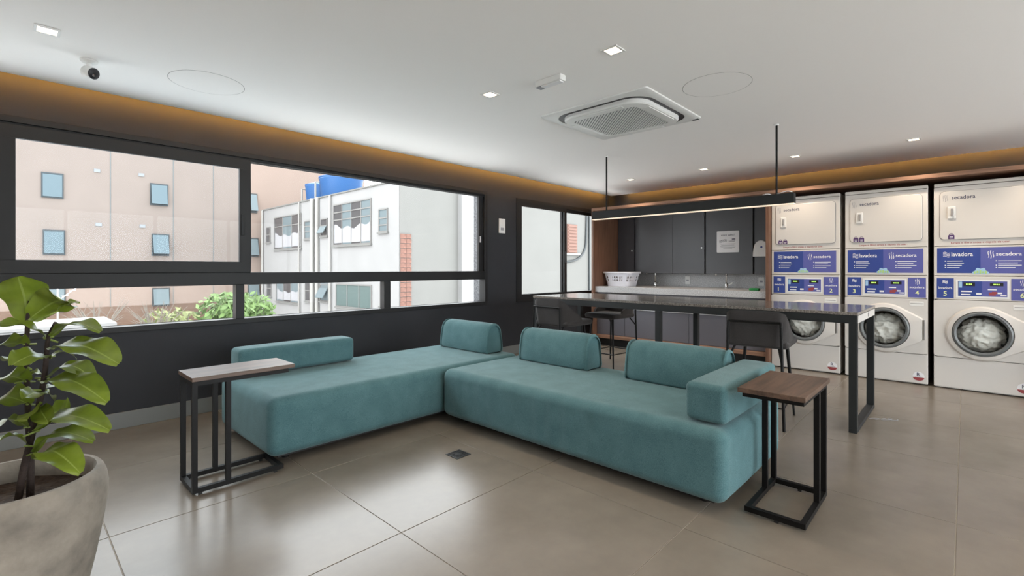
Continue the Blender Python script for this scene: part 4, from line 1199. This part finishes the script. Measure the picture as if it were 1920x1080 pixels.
for (u, v) in ((182, 320), (265, 328), (185, 421), (267, 424)):
    p = at_y(u, v, BY); box('vent_cover', (p.x - .12, p.x + .12, -.03, 0, p.z - .08 - GZ, p.z + .08 - GZ), 'facade_white', b1)

# -- white building standing square to the window wall
FX = 10.5
pN = at_x(748, 400, FX); pF = at_x(492, 400, FX)
zr = at_x(673, 355.5, FX).z
b2 = empty('apartment_building', (FX, pN.y, GZ), label='white apartment building with laundry behind its wide windows and downpipes', cat='building')
LY = pF.y - pN.y
box('wall', (0, 14, 0, LY, 0, zr - GZ), 'facade_white', b2)
box('parapet_cap', (-.05, .25, -.02, LY + .05, zr - GZ, zr - GZ + .06), 'facade_grey', b2)
def fwin(u0, v0, u1, v1, cols, rows, fm, gm, open_=False, drape=None):
    a = at_x(u0, (v0 + v1) / 2, FX).y - pN.y; b = at_x(u1, (v0 + v1) / 2, FX).y - pN.y
    um = (u0 + u1) / 2
    z1 = at_x(um, v0, FX).z - GZ; z0 = at_x(um, v1, FX).z - GZ
    t = .05; mb = MB()
    ya, yb = min(a, b), max(a, b)
    mb.box(-.05, .0, ya, yb, z0, z0 + t); mb.box(-.05, 0, ya, yb, z1 - t, z1); mb.box(-.05, 0, ya, ya + t, z0 + t, z1 - t); mb.box(-.05, 0, yb - t, yb, z0 + t, z1 - t)
    for k in range(1, cols): y = ya + (yb - ya) * k / cols; mb.box(-.04, 0, y - .025, y + .025, z0 + t, z1 - t)
    for q in rows: z = z0 + (z1 - z0) * q; mb.box(-.045, 0, ya + t, yb - t, z - .025, z + .025)
    wn = mb.build('window', fm, b2)
    for k in range(cols):
        y0_ = ya + (yb - ya) * k / cols + .026; y1_ = ya + (yb - ya) * (k + 1) / cols - .026
        zz = [z0 + t] + [z0 + (z1 - z0) * q for q in rows] + [z1 - t]
        for (za, zc) in zip(zz[:-1], zz[1:]):
            box('pane', (-.020, -.005, y0_, y1_, za, zc), gm if (k + len(rows)) % 2 else ('ext_glass' if gm != 'ext_glass_green' else gm), wn)
    box('sill', (-.09, 0, ya - .05, yb + .05, z0 - .07, z0), 'facade_grey', b2)
    if drape:
        n = 14; mb = MB(); v_ = []
        for i in range(n + 1):
            y = ya + .1 + (yb - ya - .2) * i / n; sag = .16 + .10 * math.sin(PI * i / n) + .05 * math.sin(i * 1.3)
            v_ += [(-.026 - .006 * math.sin(i * 1.7), y, z0 + (z1 - z0) * (.62 - sag * .8)), (-.026 - .006 * math.sin(i * 2.1), y, z0 + .12)]
        mb.add(v_, [(2 * i, 2 * i + 2, 2 * i + 3, 2 * i + 1) for i in range(n)]); mb.build('hanging_sheet', drape, wn)
    if open_:
        mb = MB(); mb.box(-.03, 0, ya + .04, yb - .04, -(z1 - z0) * .45, 0); mb.build('tilted_pane', 'ext_glass', wn, (-.05, 0, z0 + (z1 - z0) * .55), (0, .5, 0))
fwin(626, 378, 697, 459, 4, [.62, .80], 'ext_frame_light', 'ext_glass_dark', drape='curtain')
fwin(515, 404, 566, 467, 3, [.70], 'ext_frame_light', 'ext_glass_dark', drape='curtain')
fwin(711, 391, 728, 435, 1, [.3, .6], 'ext_frame_light', 'ext_glass')
fwin(602, 410, 615, 443, 1, [.6], 'ext_frame_light', 'ext_glass_dark', True)
fwin(572, 414, 584, 448, 1, [.4, .7], 'ext_frame_light', 'ext_glass')
fwin(500, 426, 508, 455, 1, [.5], 'ext_frame_light', 'ext_glass_dark')
fwin(631, 533, 698, 578, 3, [], 'ext_frame_light', 'ext_glass_green')
fwin(519, 520, 561, 567, 3, [], 'ext_frame_light', 'ext_glass_dark', drape='curtain')
fwin(714, 530, 719, 574, 1, [.5], 'ext_frame_light', 'ext_glass_dark')
fwin(601, 520, 617, 565, 1, [.7], 'ext_frame_light', 'ext_glass', True)
fwin(573, 525, 583, 565, 1, [.5], 'ext_frame_light', 'ext_glass_dark')
fwin(501, 525, 510, 556, 1, [.5], 'ext_frame_light', 'ext_glass_dark')
for (u, r_) in ((589, .11), (598, .10), (622, .05), (564, .04), (495, .05)):
    y = at_x(u, 450, FX).y - pN.y
    MB().tube([(-.10, y, 0), (-.10, y, zr - GZ + (.04 if r_ > .08 else 0))], r_, 10).build('downpipe', 'ext_pipe', b2, smooth=40)
# water tanks on the roof
for (u, rad, h, lab) in ((601, .80, 1.35, 'round blue water tank on the white building roof, left one'), (640, 1.10, 1.45, 'larger blue water tank on the white building roof, right one')):
    p = at_x(u, 360, FX + 1.8)
    tk = empty('water_tank', (FX + 1.8, p.y, zr + .075), label=lab, cat='water tank', group='blue roof water tanks')
    MB().lathe([(rad * .86, 0), (rad * .9, .05), (rad, h * .8), (rad * 1.02, h * .82), (rad, h * .86)], 40).build('tub', 'tank_blue', tk, smooth=40)
    MB().lathe([(rad * 1.03, h * .86), (rad * 1.03, h * .90), (rad * .5, h), (.001, h * 1.02)], 40).build('lid', 'tank_blue', tk, smooth=40)
    MB().tube([(-rad * .95, .3, .1), (-rad * 1.15, .3, .1), (-rad * 1.15, .3, h * .7), (-rad * .9, .3, h * .7)], .05, 8).build('pipe', 'ext_pipe', tk, smooth=40)

# -- grey side wall continuing from the corner of the white building
b3 = empty('party_wall_building', (FX, pN.y, GZ), label='pale grey blank party wall right of the white building with exposed brick strip', cat='building')
YB = -.03
box('wall', (.02, 30, YB, -.002, 0, 9.3), 'facade_grey', b3)
xa = at_y(749, 450, pN.y).x - FX; xb_ = at_y(770, 450, pN.y).x - FX; zt = at_y(760, 437, pN.y).z - GZ
bh = .19; nb = int(zt / bh)
bm_full = MB().box(0, (xb_ - xa) / 2 - .02, -.03, 0, 0, bh - .02).mesh('brick', 'brick_red')
bstrip = box('brick_bed', (xa, xb_, YB - .012, YB, 0, zt), 'facade_grey', b3)
for k in range(12, nb):
    for j in (0, 1):
        link('brick', bm_full, bstrip, (xa + j * (xb_ - xa) / 2 + (.01 if k % 2 else 0.0), YB - .012, k * bh))
x0_, x1_ = at_y(858, 400, pN.y).x - FX, at_y(884, 400, pN.y).x - FX
box('pilaster', (x0_, x1_ + .5, YB - .25, YB, 0, 9.3), 'facade_white', b3)
p0 = at_y(1062, 420, pN.y); p1 = at_y(1078, 475, pN.y)
sw = box('shuttered_window', (p0.x - FX, p1.x - FX + .1, YB - .06, YB, p1.z - GZ, p0.z - GZ), 'shutter_red', b3)
for k in range(9):
    z = p1.z - GZ + (p0.z - p1.z) * (k + .5) / 9; box('slat', (p0.x - FX + .08, p1.x - FX + .02, YB - .10, YB - .06, z - .05, z + .05), 'shutter_red', sw)
box('window_sill', (p0.x - FX - .2, p1.x - FX + .3, YB - .14, YB, p1.z - GZ - .1, p1.z - GZ), 'facade_white', sw)
mb = MB(); q0 = at_y(1055, 492, pN.y); q1 = at_y(1080, 488, pN.y); q2 = at_y(1096, 470, pN.y); q3 = at_y(1098, 400, pN.y)
mb.tube(fillet([(q.x - FX, YB - .05, q.z - GZ) for q in (q0, q1, q2, q3)], 1.2, 6), .06, 8)
q4 = at_y(1099, 400, pN.y).x - FX; mb.tube([(q4 + .2, YB - .06, 2), (q4 + .2, YB - .06, 9.2)], .06, 8); mb.build('cable', 'ext_frame_dark', b3, smooth=True)

# -- planting between the buildings
def shrub(name, px_, py_top, py_c, Y, rad, n, leafm, label, lsize=.10):
    c = at_y(px_, py_c, Y); top = at_y(px_, py_top, Y)
    r = empty(name, (c.x, Y, GZ), label=label, cat='shrub', group='shrubs outside')
    rnd = random.Random(px_); mb = MB()
    hc = c.z - GZ
    for _ in range(n):
        d = Vector((rnd.gauss(0, 1), rnd.gauss(0, 1), rnd.gauss(0, 1))).normalized() * rad * rnd.random() ** .4
        d.z *= (top.z - c.z) / rad * 1.0
        p = Vector((0, 0, hc)) + d; a = Vector((rnd.uniform(-1, 1), rnd.uniform(-1, 1), rnd.uniform(-1, 1))).normalized() * lsize; b = a.orthogonal().normalized() * lsize * .45
        mb.add([p - a, p + b, p + a, p - b], [(0, 1, 2, 3)])
    f = mb.build('foliage', leafm, r); f['kind'] = 'stuff'
    mb = MB()
    for _ in range(6):
        e = Vector((rnd.uniform(-.6, .6) * rad, rnd.uniform(-.6, .6) * rad, hc + rnd.uniform(0, .5) * rad)); mb.tube([(0, 0, 0), (e.x * .3, e.y * .3, hc * .7), e], [.05, .04, .012], 6)
    mb.build('stem', 'twig', r)
shrub('leafy_shrub', 424, 549, 582, 13.0, .62, 420, 'foliage', 'bright green leafy shrub seen through the lower panes left of the white building', .11)
shrub('leafy_shrub', 472, 548, 580, 14.0, .60, 380, 'foliage', 'bright green leafy shrub right behind the first lower window mullion', .11)
shrub('leafy_shrub', 322, 578, 602, 15.0, .62, 220, 'foliage_pale', 'pale yellow-green shrub in front of the brown base of the pink block', .10)
for (px_, lab) in ((180, 'bare twiggy shrub near the plant leaves, in front of the brown wall'), (292, 'bare twiggy shrub left of the pale yellow-green shrub')):
    c = at_y(px_, 612, 14.0); r = empty('bare_shrub', (c.x, 14.0, GZ), label=lab, cat='shrub', group='bare shrubs outside')
    rnd = random.Random(px_ + 1); mb = MB(); hc = c.z - GZ; zt_ = at_y(px_, 575, 14.0).z - GZ
    for _ in range(34):
        x = rnd.uniform(-.55, .55); z = rnd.uniform(hc, zt_ + .15); y = rnd.uniform(-.5, .5)
        mb.tube([(0, 0, hc * .5), (x * .55, y * .5, hc + (z - hc) * .3), (x, y, z)], [.02, .012, .004], 5)
        mb.tube([(x * .7, y * .6, hc + (z - hc) * .5), (x * .7 + rnd.uniform(-.25, .25), y, z)], [.008, .003], 4)
    t_ = mb.build('branches', 'twig', r); t_['kind'] = 'stuff'
    MB().tube([(0, 0, 0), (0, 0, hc * .55)], [.05, .035], 8).build('trunk', 'twig', r)
# low white roof and its aerial at the left
p = at_y(85, 606, 12.0)
lr = empty('low_roof', (p.x, 12.0, GZ), label='low white roof seen under the plant leaves at the left', cat='roof')
box('roof_sheet', (-1.4, .9, -.8, .8, p.z - GZ - .10, p.z - GZ), 'facade_white', lr)
for x in (-1.3, .8): box('post', (x - .05, x + .05, -.05, .05, 0, p.z - GZ - .10), 'facade_white', lr)
an = empty('roof_aerial', (at_y(108, 606, 12.0).x, 12.0, p.z), label='thin white and orange aerial on the low white roof', cat='aerial')
MB().tube([(0, 0, 0), (0, 0, .62)], .012, 6).build('mast', 'print_white', an)
MB().tube([(-.25, 0, .16), (.25, 0, .62)], .008, 6).build('boom', 'print_white', an)
MB().lathe([(.03, .38), (.04, .42), (.03, .46)], 10).build('clamp', 'print_yellow', an)
mb = MB()
for k in range(5):
    t = -.2 + .1 * k; mb.tube([(t - .05, -.15, .16 + (t + .25) * .92), (t + .05, .15, .16 + (t + .25) * .92)], .006, 5)
mb.build('elements', 'print_white', an)
